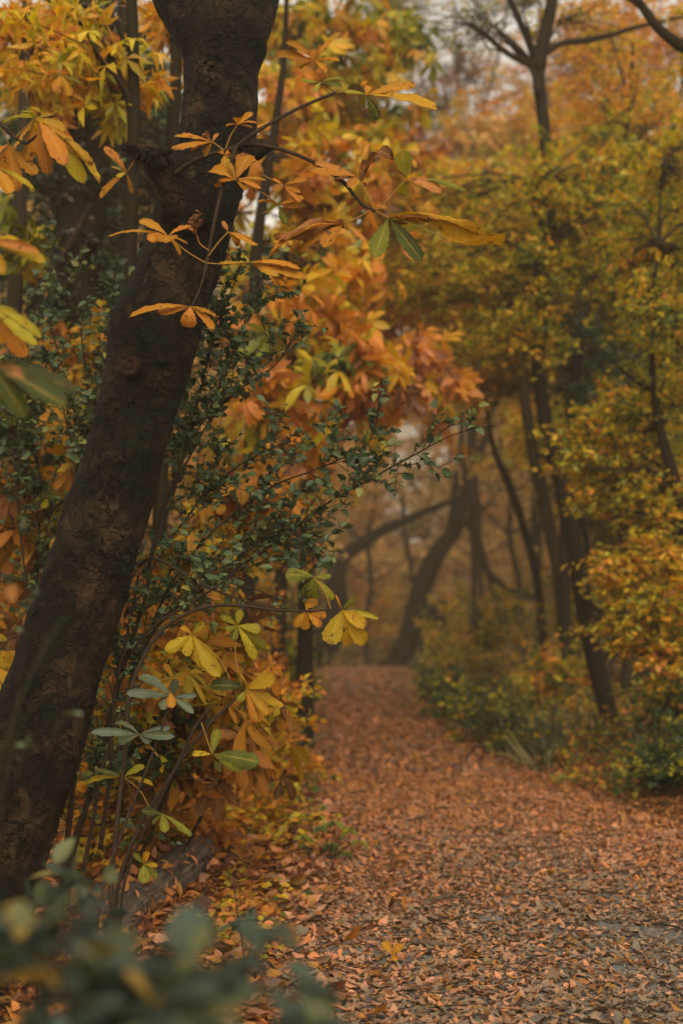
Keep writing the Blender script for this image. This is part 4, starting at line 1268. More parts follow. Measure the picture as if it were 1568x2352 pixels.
p, r = pxpath([(250, 1500, 34), (255, 1200, 32), (262, 900, 28), (268, 600, 24), (275, 300, 18), (280, 0, 12), (282, -300, 6)], 11.5)
make_tree('holly_tree', 'dark green evergreen deep in the shade behind the slender trees at the left', 'tree', (p, r), None, M_BARK, [],
          [B(x_, y_, 11.5 + .4 * math.sin(x_ + y_), 130, 120, .8, 44, 26, .45, .075, (.28, .16, .16)) for x_, y_ in [(60, 200), (200, 120), (340, 220), (120, 400), (260, 420), (400, 380), (70, 600), (220, 640), (380, 620), (140, 820), (300, 840), (60, 980), (220, 1040)]], 105, leaf=M_GREEN)

# ------------------------------------------------------------------ chestnut saplings: orange leaf masses in the left half
def chestnut(name, label, stem, Y, blobs, seed, branches=(), leaf=M_LEAF):
    p, r = pxpath(stem, Y)
    return make_tree(name, label, 'tree', (p, r), None, M_BARK, branches, blobs, seed, leaf=leaf, seg=10)


CH = dict(tmpl=PALM_MID, flat=.35, leaf_droop=.55, droop=.25, shell=1.6, tr=.005)
chestnut('chestnut_tree', 'orange chestnut right behind the big leaning trunk, peach brown lower down', [(560, 1500, 22), (572, 1200, 20), (580, 900, 18), (584, 740, 17), (590, 560, 14), (620, 360, 11), (650, 150, 8), (660, -60, 5)], 9.6, [
    B(690, 760, 9.8, 150, 110, .7, 26, 8, .6, .20, (.68, .09, .15), **CH), B(830, 860, 9.6, 130, 90, .6, 20, 8, .6, .19, (.76, .08, .15), **CH),
    B(740, 600, 10.2, 170, 110, .7, 26, 8, .6, .19, (.60, .10, .15), **CH), B(640, 950, 9.2, 110, 110, .6, 19, 8, .6, .19, (.66, .09, .15), **CH),
    B(930, 820, 10.4, 90, 90, .6, 12, 8, .5, .18, (.76, .08, .15), **CH), B(700, 420, 10.4, 150, 120, .8, 24, 8, .6, .19, (.57, .09, .15), **CH),
    B(760, 830, 9.2, 40, 40, .3, 3, 5, .3, .2, (.22, .05, .15), **CH), B(850, 420, 10.6, 110, 90, .7, 17, 8, .5, .18, (.57, .12, .15), **CH)], 110,
    branches=[pxpath([(586, 720, 9), (640, 640, 7), (720, 600, 5), (800, 590, 3)], 9.6, 9.9), pxpath([(576, 980, 9), (620, 920, 7), (700, 880, 5), (800, 860, 3)], 9.6, 9.4)])
chestnut('chestnut_tree', 'yellow green chestnut crown at the top middle beyond the leaning trunk', [(700, 1500, 20), (705, 1100, 18), (712, 700, 15), (720, 350, 11), (725, 100, 8), (730, -100, 5)], 13.0, [
    B(720, 250, 13.2, 150, 110, .9, 31, 9, .6, .20, (.54, .09, .15), **CH), B(800, 80, 13.0, 130, 90, .9, 20, 8, .6, .2, (.42, .1, .15), **CH), B(660, 60, 13.4, 120, 90, .9, 19, 8, .6, .2, (.50, .1, .15), **CH),
    B(860, 300, 13.4, 90, 120, .9, 17, 9, .6, .2, (.42, .1, .15), **CH), B(650, 330, 12.6, 90, 120, .8, 17, 9, .6, .2, (.62, .08, .15), **CH), B(900, 130, 13.6, 80, 70, .8, 8, 7, .5, .18, (.3, .1, .15), **CH)], 111)
chestnut('chestnut_tree', 'rust leaved chestnut hanging over the path right of the other chestnuts', [(640, 1520, 18), (650, 1250, 16), (690, 950, 13), (760, 700, 11), (850, 520, 8), (930, 420, 5)], 15.5, [
    B(900, 560, 15.6, 130, 100, .9, 22, 8, .6, .20, (.58, .12, .15), **CH), B(970, 350, 15.8, 70, 60, .6, 8, 7, .5, .19, (.93, .05, .15), **CH), B(890, 720, 15.2, 120, 90, .8, 22, 8, .6, .20, (.70, .1, .15), **CH),
    B(990, 900, 15.6, 80, 80, .7, 10, 8, .6, .19, (.74, .08, .15), **CH), B(800, 960, 15.0, 120, 60, .8, 14, 8, .6, .19, (.66, .1, .15), **CH)], 112)
# low saplings
for k, (lb, stem, Y, bl) in enumerate([
    ('bright amber chestnut sapling low behind the dark green privet', [(330, 1800, 4), (380, 1600, 4), (430, 1400, 3.5), (470, 1220, 4)], 6.6, [(440, 1300, 150, 110, .66, 26), (560, 1230, 110, 80, .62, 16), (420, 1450, 130, 90, .68, 22), (600, 1120, 90, 80, .70, 12)]),
    ('yellow and orange chestnut sapling below the privet beside the trunk', [(350, 1900, 4), (420, 1730, 3.5), (500, 1560, 3), (540, 1430, 3)], 5.9, [(480, 1530, 120, 70, .70, 13), (570, 1640, 80, 70, .72, 7), (420, 1560, 90, 60, .72, 12)]),
    ('rust chestnut sapling with withered leaves at the left verge of the path', [(420, 1960, 4), (470, 1860, 3.5), (530, 1750, 3), (580, 1660, 3)], 6.3, [(450, 1700, 140, 80, .80, 18), (560, 1730, 80, 60, .86, 12), (370, 1760, 110, 70, .78, 14), (330, 1640, 90, 70, .74, 10)]),
    ('orange chestnut sapling left of the leaning trunk low down', [(60, 1700, 8), (70, 1500, 7), (80, 1350, 5), (90, 1200, 3)], 6.4, [(90, 1300, 110, 100, .70, 18), (60, 1450, 90, 90, .66, 14), (150, 1180, 70, 90, .56, 10), (40, 1130, 60, 70, .74, 8)]),
    ('amber chestnut sapling behind the privet at the left', [(180, 1500, 8), (190, 1200, 7), (215, 950, 5), (235, 800, 3)], 7.6, [(200, 800, 90, 90, .54, 8), (110, 780, 80, 60, .76, 5), (90, 1010, 100, 90, .66, 7), (230, 1010, 60, 100, .72, 8), (60, 560, 80, 80, .45, 8)])]):
    chestnut('chestnut_sapling', lb, stem, Y, [B(a, b, Y + .25 * math.sin(a), c, d, .45, int(n * .62), 5, .36, .165, (tn, .09, .08), **{**CH, 'tr': .0022, 'limb_r': .003}) for a, b, c, d, tn, n in bl], 120 + k, leaf=M_HERO)

# the chestnut that stands outside the left edge: drooping leaves along the left side
p, r = pxpath([(-420, 2300, 70), (-430, 1700, 64), (-440, 1000, 58), (-430, 400, 50), (-420, -100, 40), (-410, -500, 20)], 4.3)
t = make_tree('chestnut_tree', 'chestnut outside the left edge whose leafy boughs droop into the picture', 'tree', (p, r), None, M_BARK)
b_ = twig_px('branch', t, [(-425, 120, 14), (-200, 180, 9), (-60, 235, 6), (0, 283, 5), (35, 315, 4.5), (60, 328, 4), (95, 300, 3)], 4.3, 4.1)
hero_leaf(b_, (80, 272), [(5, 285, dict(tint=.36)), (50, 255, dict(tint=.34)), (30, 340), (120, 355), (60, 370, dict(w=.4)), (150, 300)], 4.15, .62, [(35, 315)], seed=21, w=.34)
hero_leaf(b_, (88, 278), [(228, 421, dict(tint=.54, w=.2)), (195, 423, dict(tint=.40, w=.22)), (150, 380, dict(w=.3, tint=.72)), (215, 375, dict(w=.2, tint=.62)), (175, 340, dict(w=.26)), (110, 400, dict(w=.3, tint=.8))], 4.05, .68, None, seed=22)
hero_leaf(b_, (20, 330), [(40, 440), (-10, 420, dict(tint=.72)), (15, 400, dict(w=.5)), (85, 400, dict(w=.3)), (-40, 380)], 4.2, .70, [(0, 283)], seed=23)
hero_leaf(b_, (290, 395), [(230, 455, dict(tint=.68, w=.36)), (255, 380, dict(tint=.5, w=.5)), (240, 335, dict(tint=.74)), (305, 445, dict(tint=.7, w=.3)), (268, 405, dict(w=.6, tint=.44))], 5.9, .6, [(340, 330)], seed=24)
hero_leaf(b_, (140, 170), [(160, 220, dict(tint=.64, w=.5)), (130, 215, dict(tint=.66, w=.5)), (190, 190, dict(tint=.2, w=.5))], 5.6, .6, [(120, 120)], seed=25)
b_ = twig_px('branch', t, [(-430, 380, 12), (-200, 370, 8), (-80, 380, 5), (-5, 385, 3.5)], 4.3, 3.9)
hero_leaf(b_, (-5, 385), [(80, 434, dict(tint=.45, w=.2)), (25, 443, dict(tint=.66, w=.3)), (40, 405, dict(tint=.4, w=.25))], 3.9, .45, None, seed=26)
b_ = twig_px('branch', t, [(-430, 560, 12), (-200, 540, 8), (-90, 545, 5), (-40, 555, 3.5)], 4.3, 3.3)
hero_leaf(b_, (-40, 555), [(106, 602, dict(tint=.52, w=.2)), (92, 578, dict(tint=.8, w=.16)), (50, 560, dict(tint=.5)), (10, 630, dict(tint=.6))], 3.3, .55, None, seed=27)
b_ = twig_px('branch', t, [(-430, 760, 12), (-200, 700, 8), (-80, 700, 5), (-20, 705, 3.5)], 4.3, 3.2)
hero_leaf(b_, (-20, 705), [(95, 775, dict(tint=.40, w=.2)), (85, 792, dict(tint=.36, w=.16)), (60, 820, dict(tint=.72, w=.3)), (40, 715, dict(tint=.4)), (10, 790, dict(tint=.62))], 3.2, .5, None, seed=28)
b_ = twig_px('branch', t, [(-430, 980, 12), (-250, 850, 8), (-90, 820, 5), (-30, 825, 3.5)], 4.3, 2.7)
hero_leaf(b_, (-30, 825), [(178, 896, dict(tint=.03, w=.2)), (150, 930, dict(tint=.07, w=.3)), (95, 890, dict(tint=.9, w=.26)), (30, 915, dict(tint=.68, w=.5)), (60, 960, dict(tint=.12, w=.3)), (20, 800, dict(tint=.9, w=.6))], 2.7, .3, None, seed=29, label='blurred grey green leaf with one orange leaflet')
b_ = twig_px('branch', t, [(-430, 1300, 10), (-250, 1260, 7), (-60, 1290, 4), (25, 1330, 2.5)], 4.3, 2.6)
hero_leaf(b_, (25, 1340), [(30, 1385, dict(tint=.92, w=.4)), (45, 1352, dict(tint=.9, w=.5)), (8, 1370, dict(tint=.9, w=.4))], 2.6, .9, None, seed=30)


# ------------------------------------------------------------------ dark green privet and other leafy shrubs
def leafy(mb, rng, paths, spacing, tl, leaf_sp, size, tint, tmpl=LEAF_NEAR, start=.15, mat=0, tmat=1, tr=.0022, up=.15, depth=1.0, levels=2, perch=1.0, flatn=.8):
    """Side twigs along the given branch paths (and twigs on those), alternate leaves along every twig."""
    A, D, L = [], [], []
    for p in paths:
        q, _, s = resample(p, np.ones(len(p)), max(6, 10 * len(p)))
        t = unit(np.gradient(q, axis=0))
        n = max(2, int(s[-1] * (1 - start) / spacing))
        f = np.sort(rng.uniform(start, 1, n))
        i = np.clip((f * (len(q) - 1)).astype(int), 0, len(q) - 1)
        d = unit(t[i] * .75 + rng.normal(size=(n, 3)) * np.array([.5, .5 * depth, .5]) + np.array([0, 0, up]))
        A.append(q[i]); D.append(d); L.append(tl * rng.uniform(.4, 1.2, n) * (1.15 - .55 * f))
    A, D, L = map(np.concatenate, (A, D, L))
    if levels > 1:
        n = len(A)
        k = np.repeat(np.arange(n), 2)
        f = rng.uniform(.25, .8, 2 * n)
        A2 = A[k] + D[k] * (L[k] * f)[:, None]
        D2 = unit(D[k] * .8 + rng.normal(size=(2 * n, 3)) * np.array([.55, .5 * depth, .55]) + np.array([0, 0, up * .5]))
        A, D, L = np.concatenate([A, A2]), np.concatenate([D, D2]), np.concatenate([L, L[k] * rng.uniform(.35, .7, 2 * n)])
    twigs(mb, A, A + D * L[:, None], tr, tr * .4, .03, tmat)
    nl = np.maximum(2, (L / leaf_sp * perch).astype(int))
    ci = np.repeat(np.arange(len(A)), nl)
    N = len(ci)
    t = rng.uniform(.12, 1.03, N)
    side = np.where(rng.random(N) < .5, -1.0, 1.0)
    lat = unit(np.cross(D, np.array([0, 0, 1.0]) + .25 * rng.normal(size=D.shape)))
    pos = A[ci] + D[ci] * (L[ci] * t)[:, None] + np.array([0, 0, .03]) * (L[ci] * 4 * t * (1 - t))[:, None]
    fw = D[ci] * .55 + lat[ci] * side[:, None] * .9 + rng.normal(size=(N, 3)) * .35
    nr = np.array([0, -.35, flatn]) + rng.normal(size=(N, 3)) * .7
    m_, s1, s2 = tint
    tt = np.clip(m_ + s1 * rng.normal(size=len(A))[ci] + s2 * rng.normal(size=N), 0, 1)
    scatter(mb, tmpl, pos, fw, nr, size * rng.uniform(.5, 1.15, N), tt, mat)


def shrub(name, label, base_px, Yb, stems, seed, mats, spacing, tl, leaf_sp, size, tint, **kw):
    base = P(*base_px, Yb)
    base[2] = gz(base[0], base[1])
    t = thing(name, label, 'shrub', base)
    rng = np.random.default_rng(seed)
    paths = []
    ms = MB()
    for pts, Y0, Y1 in stems:
        p, r = pxpath(pts, Y0, Y1)
        tube(ms, p, r * .62, 7, 8 * len(pts), rough=.12, rscale=20)
        paths.append(p)
    ms.build('stem', mats[1], t)
    m = MB()
    leafy(m, rng, paths, spacing, tl, leaf_sp, size, tint, **kw)
    m.build('foliage', mats, t)
    return t


shrub('privet_shrub', 'dark green privet with a long leafy spray reaching right over the path', (215, 2060), 5.5, [
    ([(150, 2080, 16), (165, 1960, 15), (205, 1830, 12), (240, 1700, 10), (275, 1560, 9), (310, 1450, 8), (340, 1340, 6), (345, 1280, 5)], 5.3, 5.2),
    ([(255, 1800, 9), (290, 1640, 8), (320, 1500, 7), (400, 1400, 6), (480, 1345, 5), (580, 1282, 5), (680, 1210, 4.5), (760, 1150, 4), (830, 1112, 3.6), (900, 1072, 3.2), (960, 1040, 3), (1010, 1012, 2.4), (1050, 995, 2), (1085, 986, 1.5)], 5.3, 4.9),
    ([(330, 1480, 6), (400, 1330, 5), (480, 1230, 4), (560, 1160, 4), (640, 1110, 3.5), (720, 1080, 3), (790, 1050, 2.5), (850, 1010, 2), (870, 950, 1.5)], 5.3, 5.0),
    ([(340, 1300, 6), (370, 1180, 5), (410, 1080, 5), (440, 980, 4), (480, 820, 3), (520, 700, 2.5), (560, 590, 2)], 5.3, 5.2),
    ([(380, 1160, 5), (440, 1040, 4), (500, 940, 3.5), (570, 880, 3), (630, 840, 2.5), (680, 770, 2)], 5.3, 5.1),
    ([(420, 1040, 4), (470, 960, 3), (540, 800, 2.5), (600, 620, 2)], 5.4, 5.4),
    ([(300, 1560, 7), (360, 1440, 5), (450, 1330, 4), (540, 1250, 3.5), (620, 1230, 3), (700, 1230, 2.5), (730, 1270, 1.5)], 5.3, 5.0),
    ([(340, 1320, 5), (420, 1200, 4), (520, 1090, 3.5), (600, 1040, 3), (680, 1010, 2)], 5.5, 5.3),
    ([(345, 1290, 5), (400, 1130, 4), (430, 1000, 3), (440, 900, 2)], 5.5, 5.5)],
    201, [M_GREEN, M_TWIG], .028, .25, .020, .043, (.45, .15, .14), start=.26, up=.2, depth=.8, tr=.0016)
shrub('privet_shrub', 'small leaved dark privet left of the leaning trunk', (130, 1900), 6.2, [
    ([(160, 1700, 7), (190, 1450, 6), (200, 1200, 5), (210, 1000, 4), (190, 800, 3), (170, 620, 2)], 6.2, 6.0),
    ([(150, 1600, 7), (120, 1400, 6), (100, 1150, 4), (70, 950, 3), (60, 760, 2)], 6.2, 6.1),
    ([(190, 1350, 5), (230, 1150, 4), (240, 950, 3), (250, 780, 2.5), (260, 650, 2)], 6.1, 5.9), ([(160, 1300, 5), (90, 1150, 4), (20, 1050, 3), (-40, 900, 2)], 6.2, 6.1),
    ([(200, 1000, 4), (150, 860, 3), (110, 700, 2.5), (120, 580, 2)], 6.2, 6.3), ([(60, 1350, 5), (40, 1150, 4), (30, 950, 3), (50, 800, 2)], 6.0, 5.9), ([(210, 1150, 4), (160, 1000, 3), (130, 880, 2.5), (100, 800, 2)], 5.9, 5.8)],
    202, [M_GREEN, M_TWIG], .026, .24, .021, .043, (.5, .18, .15), start=.2, tr=.0016)
shrub('thorn_bush', 'spiky bare twigged bush with few leaves below the privet', (300, 1950), 5.2, [
    ([(230, 1950, 9), (250, 1800, 8), (262, 1600, 7), (300, 1420, 6), (318, 1320, 5)], 5.2, 5.1),
    ([(318, 1300, 7), (345, 1282, 7), (400, 1305, 6), (450, 1335, 5.5), (500, 1358, 5), (560, 1380, 4.5), (620, 1396, 4), (690, 1404, 3)], 5.1, 4.85),
    ([(300, 1500, 6), (350, 1440, 5), (430, 1390, 4.5), (500, 1345, 4), (560, 1300, 3)], 5.1, 4.9),
    ([(530, 1340, 3), (580, 1352, 2.5), (640, 1375, 2), (700, 1400, 1.8)], 4.9, 4.8),
    ([(190, 2000, 8), (215, 1880, 7), (228, 1800, 6), (280, 1640, 5), (330, 1560, 4)], 5.1, 5.0),
    ([(140, 2060, 12), (158, 1900, 11), (170, 1790, 10), (205, 1660, 8), (225, 1560, 6)], 5.15, 5.1)],
    203, [M_GREEN, M_TWIG], .060, .14, .05, .024, (.6, .2, .2), start=.3, perch=.35, up=.25)

# saplings with leaves one can tell apart, at the foot of the leaning trunk
def sapling(label, base_px, Y, stem, leaves, seed):
    b = P(*base_px, Y)
    b[2] = gz(b[0], b[1])
    t = thing('chestnut_sapling', label, 'sapling', b)
    pts, r = pxpath(stem, Y)
    pts = np.vstack([b - [0, 0, .02], pts])
    m = MB()
    tube(m, pts, np.r_[r[0], r], 7, 8 * len(pts), rough=.08)
    m.build('stem', M_TWIG, t)
    for k, (c, tips, kw) in enumerate(leaves):
        kw = dict(kw)
        dy = kw.pop('dy', 0)
        hero_leaf(t, c, tips, Y + dy, seed=seed * 20 + k, **kw)
    return t


TL = dict(tint=.5, mat=M_TEAL, tilt=.55)
sapling('low chestnut sapling with grey green leaves beside the foot of the trunk', (215, 2200), 4.62, [(235, 2050, 4), (285, 1900, 3.5), (355, 1720, 3), (395, 1602, 2.5)], [
    ((395, 1601), [(318, 1555, dict(w=.36)), (290, 1592, dict(w=.26)), (368, 1629, dict(w=.6)), (406, 1560, dict(w=.5)), (445, 1640, dict(w=.3)), (452, 1597, dict(w=.3)), (425, 1625, dict(w=.4))], {**TL, 'w': .36}),
    ((320, 1688), [(208, 1683, dict(w=.2)), (258, 1665, dict(w=.26)), (268, 1705, dict(w=.4)), (392, 1670, dict(w=.26)), (402, 1692, dict(w=.24)), (345, 1706, dict(w=.5))], {**TL, 'stalk': [(365, 1740), (345, 1715)]}),
    ((392, 1590), [(394, 1628, dict(w=.6, tint=.66))], dict(tint=.66, label='small orange leaf'))], 31)
sapling('chestnut sapling with long drooping green leaflets above the log', (255, 2170), 4.9, [(280, 2000, 5), (330, 1880, 4.5), (400, 1770, 4), (455, 1660, 3.5), (482, 1625, 2.5)], [
    ((487, 1733), [(500, 1674, dict(tint=.28, w=.42, tilt=.9)), (596, 1752, dict(tint=.16, w=.36, tilt=.8)), (440, 1732, dict(tint=.45, w=.3)), (560, 1770, dict(tint=.30, w=.3))], dict(tint=.25, stalk=[(462, 1660)])),
    ((372, 1870), [(325, 1862, dict(tint=.1)), (380, 1915, dict(tint=.26, w=.42)), (442, 1920, dict(tint=.20, w=.26)), (350, 1895, dict(tint=.18))], dict(tint=.2, stalk=[(335, 1880), (350, 1865)])),
    ((285, 1785), [(198, 1800, dict(tint=.46, w=.16)), (218, 1768, dict(tint=.12, w=.2)), (332, 1762, dict(tint=.30, w=.4)), (352, 1805, dict(tint=.55, w=.26)), (300, 1820, dict(tint=.2))], dict(tint=.35, stalk=[(345, 1860), (320, 1815)])),
    ((330, 1985), [(360, 2015, dict(tint=.3, w=.4)), (305, 1960, dict(tint=.2)), (345, 1960, dict(tint=.6)), (362, 1990, dict(tint=.52)), (332, 2030, dict(tint=.22, w=.5))], dict(tint=.3, dy=-.5))], 32)
sapling('chestnut sapling with big yellow leaves leaning towards the path', (270, 2150), 5.0, [(290, 2010, 4), (350, 1870, 4), (450, 1700, 3.5), (530, 1615, 3), (562, 1585, 2.2)], [
    ((565, 1582), [(632, 1556, dict(w=.4, tint=.52)), (652, 1622, dict(w=.26, tint=.52)), (548, 1545, dict(w=.5, tint=.54)), (482, 1576, dict(w=.4, tint=.12)), (545, 1612, dict(w=.6, tint=.3)), (615, 1642, dict(w=.34, tint=.60)), (590, 1660, dict(tint=.7))], dict(tint=.52, tilt=.6)),
    ((545, 1437), [(505, 1415), (553, 1400, dict(w=.5)), (601, 1446, dict(w=.42)), (611, 1492, dict(w=.3)), (588, 1517, dict(w=.28)), (535, 1472, dict(w=.5)), (520, 1448)], dict(tint=.36, stalk=[(556, 1580), (540, 1500)], tilt=.85, label='yellow green hand shaped leaf')),
    ((440, 1457), [(380, 1497, dict(w=.4)), (428, 1508, dict(w=.5)), (476, 1542, dict(w=.34)), (506, 1556, dict(w=.3)), (415, 1440), (470, 1430)], dict(tint=.50, stalk=[(545, 1600), (500, 1510)], tilt=.8)),
    ((620, 1530), [(640, 1600, dict(w=.3, tint=.74)), (600, 1575, dict(tint=.7)), (650, 1560, dict(tint=.72))], dict(tint=.72, stalk=[(556, 1590)]))], 33)
sapling('slender chestnut twig ending in a spotted yellow leaf over the path', (245, 2180), 4.75, [(258, 2000, 6), (285, 1750, 5.5), (315, 1540, 5), (380, 1440, 4.4), (470, 1395, 3.8), (560, 1392, 3.4), (640, 1402, 3), (700, 1404, 2.6), (760, 1400, 2.2)], [
    ((785, 1402), [(842, 1440, dict(w=.4)), (838, 1482, dict(w=.36)), (800, 1483, dict(w=.4)), (754, 1480, dict(w=.55)), (871, 1422, dict(w=.16, tint=.33)), (815, 1374, dict(w=.3, tint=.3)), (770, 1365, dict(w=.14, tint=.7))], dict(tint=.53, tilt=.9, label='spotted yellow leaf')),
    ((720, 1326), [(654, 1318, dict(w=.5)), (710, 1372, dict(w=.8)), (761, 1322, dict(w=.4)), (766, 1378, dict(w=.3, tint=.38)), (690, 1310, dict(w=.4))], dict(tint=.24, tilt=.85, stalk=[(760, 1400), (745, 1360)], label='green leaf')),
    ((702, 1401), [(676, 1440, dict(w=.5)), (700, 1447, dict(w=.5)), (736, 1441, dict(w=.45)), (722, 1374, dict(w=.4)), (750, 1415, dict(w=.4))], dict(tint=.64, tilt=.85))], 34)

# ------------------------------------------------------------------ log
def log_mat():
    m, nd, lk = new_mat('weathered_log')
    uv = nd.new('ShaderNodeUVMap')
    mp = nd.new('ShaderNodeMapping')
    mp.inputs['Scale'].default_value = (16, 2.2, 1)
    lk.new(uv.outputs[0], mp.inputs[0])
    n1 = noise_node(nd, lk, mp.outputs[0], 1.6, 6, .65)
    geo = nd.new('ShaderNodeNewGeometry')
    n2 = noise_node(nd, lk, geo.outputs['Position'], 9, 4)
    rp = ramp(nd, [(.34, (.008, .0055, .0035)), (.5, (.045, .030, .018)), (.66, (.17, .108, .066))])
    lk.new(math_node(nd, lk, 'ADD', math_node(nd, lk, 'MULTIPLY', n1, .75), math_node(nd, lk, 'MULTIPLY', n2, .25)), rp.inputs[0])
    pb = nd.new('ShaderNodeBsdfPrincipled')
    pb.inputs['Roughness'].default_value = .85
    lk.new(rp.outputs[0], pb.inputs['Base Color'])
    bp = nd.new('ShaderNodeBump')
    bp.inputs['Strength'].default_value = 1
    bp.inputs['Distance'].default_value = .02
    lk.new(n1, bp.inputs['Height'])
    lk.new(bp.outputs[0], pb.inputs['Normal'])
    out = nd.new('ShaderNodeOutputMaterial')
    lk.new(pb.outputs[0], out.inputs['Surface'])
    return m


M_LOG = log_mat()
p, r = pxpath([(250, 2190, 52), (290, 2130, 55), (330, 2080, 56), (380, 2020, 54), (420, 1975, 52), (446, 1944, 46), (458, 1930, 36)], 5.25, 6.9)
gl = gz(p[:, 0], p[:, 1])
p[:, 2] = gl + r * .38
t = thing('log', 'short weathered grey brown log lying on leaves left of the path', 'log', p[3])
m = MB()


def log_disp(q, a, s, r):
    v = Vector((q[0] * 6, q[1] * 6, q[2] * 6))
    return .024 * mnoise.noise(v) + .010 * abs(mnoise.noise(v * 3.1)) + .014 * mnoise.noise(Vector((a * 2.2, s * 2.0, 3))) + .005 * mnoise.noise(Vector((math.cos(a) * 9, math.sin(a) * 9, s * 3)))


tube(m, p, r, 48, 110, disp=log_disp)
m.build('wood', M_LOG, t)
lp, lr = pxpath([(445, 1938, 12), (458, 1935, 8), (472, 1940, 4)], 6.3)
lp[:, 2] = p[-1, 2] + np.array([.0, .02, .01])
m = MB()
tube(m, lp, lr, 8, 14, disp=snag_disp)
m.build('splinter', M_BARK, t)
rg = np.random.default_rng(19)                              # fallen leaves caught on and along the log
n = 190
k = rg.integers(0, len(p) - 1, n)
f = rg.random(n)[:, None]
q = p[k] * (1 - f) + p[k + 1] * f
rl = (r[k] * (1 - f[:, 0]) + r[k + 1] * f[:, 0])
aa = np.where(rg.random(n) < .4, rg.normal(0, .5, n), rg.choice([-1, 1], n) * rg.uniform(1.0, 1.6, n))
dn = unit(np.cross(p[-1] - p[0], [0, 0, 1.0]))
nrm_l = np.cos(aa)[:, None] * np.array([0, 0, 1.0]) + np.sin(aa)[:, None] * dn
m = MB()
scatter(m, [LF1, LF2, WH1], q + nrm_l * (rl + .014)[:, None], rg.normal(size=(n, 3)), nrm_l + rg.normal(size=(n, 3)) * .35, rg.uniform(.03, .075, n), np.clip(rg.normal(.66, .2, n), 0, 1))
tag(m.build('leaf_litter', M_LITTER), 'dead leaves caught on and along the log', 'fallen leaves', None, 'stuff')

# ------------------------------------------------------------------ blurred plants close to the camera, bottom left
LEAF_WIDE = leaf_tmpl(7, 2, ovate, 0.78, 0.15, 0.15)


def near_bush(label, base_px, Yb, stems, seed, size, tint, leaf_sp=.05, **kw):
    return shrub('dogwood_shrub', label, base_px, Yb, stems, seed, [M_TEAL, M_TWIG], kw.pop('spacing', .07), kw.pop('tl', .18), leaf_sp, size, tint, **kw)


near_bush('blurred grey green bush close by in the bottom left corner', (250, 3200), 1.5, [([(60, 2800, 6), (20, 2500, 5), (0, 2350, 4), (20, 2260, 2)], 1.6, 1.6), ([(150, 2800, 6), (200, 2450, 5), (160, 2320, 4), (190, 2230, 2)], 1.5, 1.45), 
    ([(200, 2800, 6), (220, 2500, 5), (240, 2350, 4), (270, 2290, 3), (300, 2250, 2)], 1.55, 1.51), ([(260, 2800, 6), (340, 2500, 5), (420, 2320, 4), (480, 2240, 3)], 1.55, 1.63),
    ([(300, 2800, 6), (430, 2480, 5), (560, 2330, 4), (660, 2280, 3), (720, 2290, 2)], 1.55, 1.59), ([(180, 2800, 6), (140, 2500, 5), (110, 2350, 4), (90, 2270, 3)], 1.55, 1.48),
    ([(280, 2800, 5), (330, 2500, 4), (350, 2380, 3), (380, 2290, 2)], 1.44, 1.36), ([(320, 2800, 5), (500, 2460, 4), (600, 2370, 3), (660, 2340, 2)], 1.44, 1.41)],
    301, .058, (.30, .26, .20), tmpl=LEAF_WIDE, start=.2, leaf_sp=.034, spacing=.04, up=.0, flatn=1.6)
near_bush('loose sprig of grey green leaves in front of the foot of the leaning trunk', (60, 2800), 2.6, [
    ([(60, 2600, 4), (80, 2300, 4), (100, 2120, 3), (150, 2060, 2.5), (215, 2075, 2)], 2.6, 2.6), ([(60, 2500, 4), (60, 2200, 3), (50, 2020, 3), (40, 1930, 2)], 2.6, 2.5), ([(80, 2350, 3), (120, 2200, 3), (190, 2130, 2), (240, 2125, 2)], 2.6, 2.5)],
    302, .058, (.36, .15, .12), flatn=1.2, start=.5, spacing=.07, leaf_sp=.06, tl=.13)
near_bush('thin dark sprig standing before the leaf covered bank', (560, 2350), 3.6, [([(560, 2300, 4), (560, 2200, 3.5), (548, 2120, 3), (540, 2050, 2.5), (535, 2000, 2)], 3.6, 3.6), ([(560, 2230, 3), (580, 2150, 3), (575, 2090, 2)], 3.6, 3.55)],
          303, .05, (.25, .15, .1), start=.4, spacing=.09, tl=.09, leaf_sp=.06)
# tall grass and a weed stalk at the left edge
b0 = P(-60, 2500, 2.0)
b0[2] = gz(b0[0], b0[1])
t = thing('tall_grass', 'pale blurred blades of tall grass crossing the lower trunk', 'grass tuft', b0)
for pts, Y in [([(-60, 2200, 3), (-30, 1900, 3.5), (20, 1680, 4.5), (75, 1540, 5), (130, 1440, 4.5), (170, 1400, 3), (205, 1372, 1)], 2.2), ([(-70, 2200, 3), (-20, 1900, 3), (30, 1720, 3.5), (60, 1640, 3), (110, 1600, 2.5), (150, 1590, 1)], 2.1),
               ([(-80, 2200, 3), (-60, 1800, 3.5), (-20, 1560, 4), (30, 1430, 3.5), (90, 1330, 2.5), (140, 1260, 1)], 2.3)]:
    p, r = pxpath(pts, Y)
    p[0, 2] = gz(p[0, 0], p[0, 1])
    q, rr, s = resample(p, r * .42, 30)
    m = MB()
    side = unit(np.cross(unit(np.gradient(q, axis=0)), [.3, 1.0, .4]))
    mid = q + np.array([0, .004, .0])
    v = np.stack([q - side * rr[:, None], mid, q + side * rr[:, None]], 1).reshape(-1, 3)
    i, j = np.meshgrid(np.arange(29), np.arange(2), indexing='ij')
    m.add(v, np.stack([i * 3 + j, i * 3 + j + 1, (i + 1) * 3 + j + 1, (i + 1) * 3 + j], -1).reshape(-1, 4), 0, .45)
    m.build('blade', M_GRASS, t)
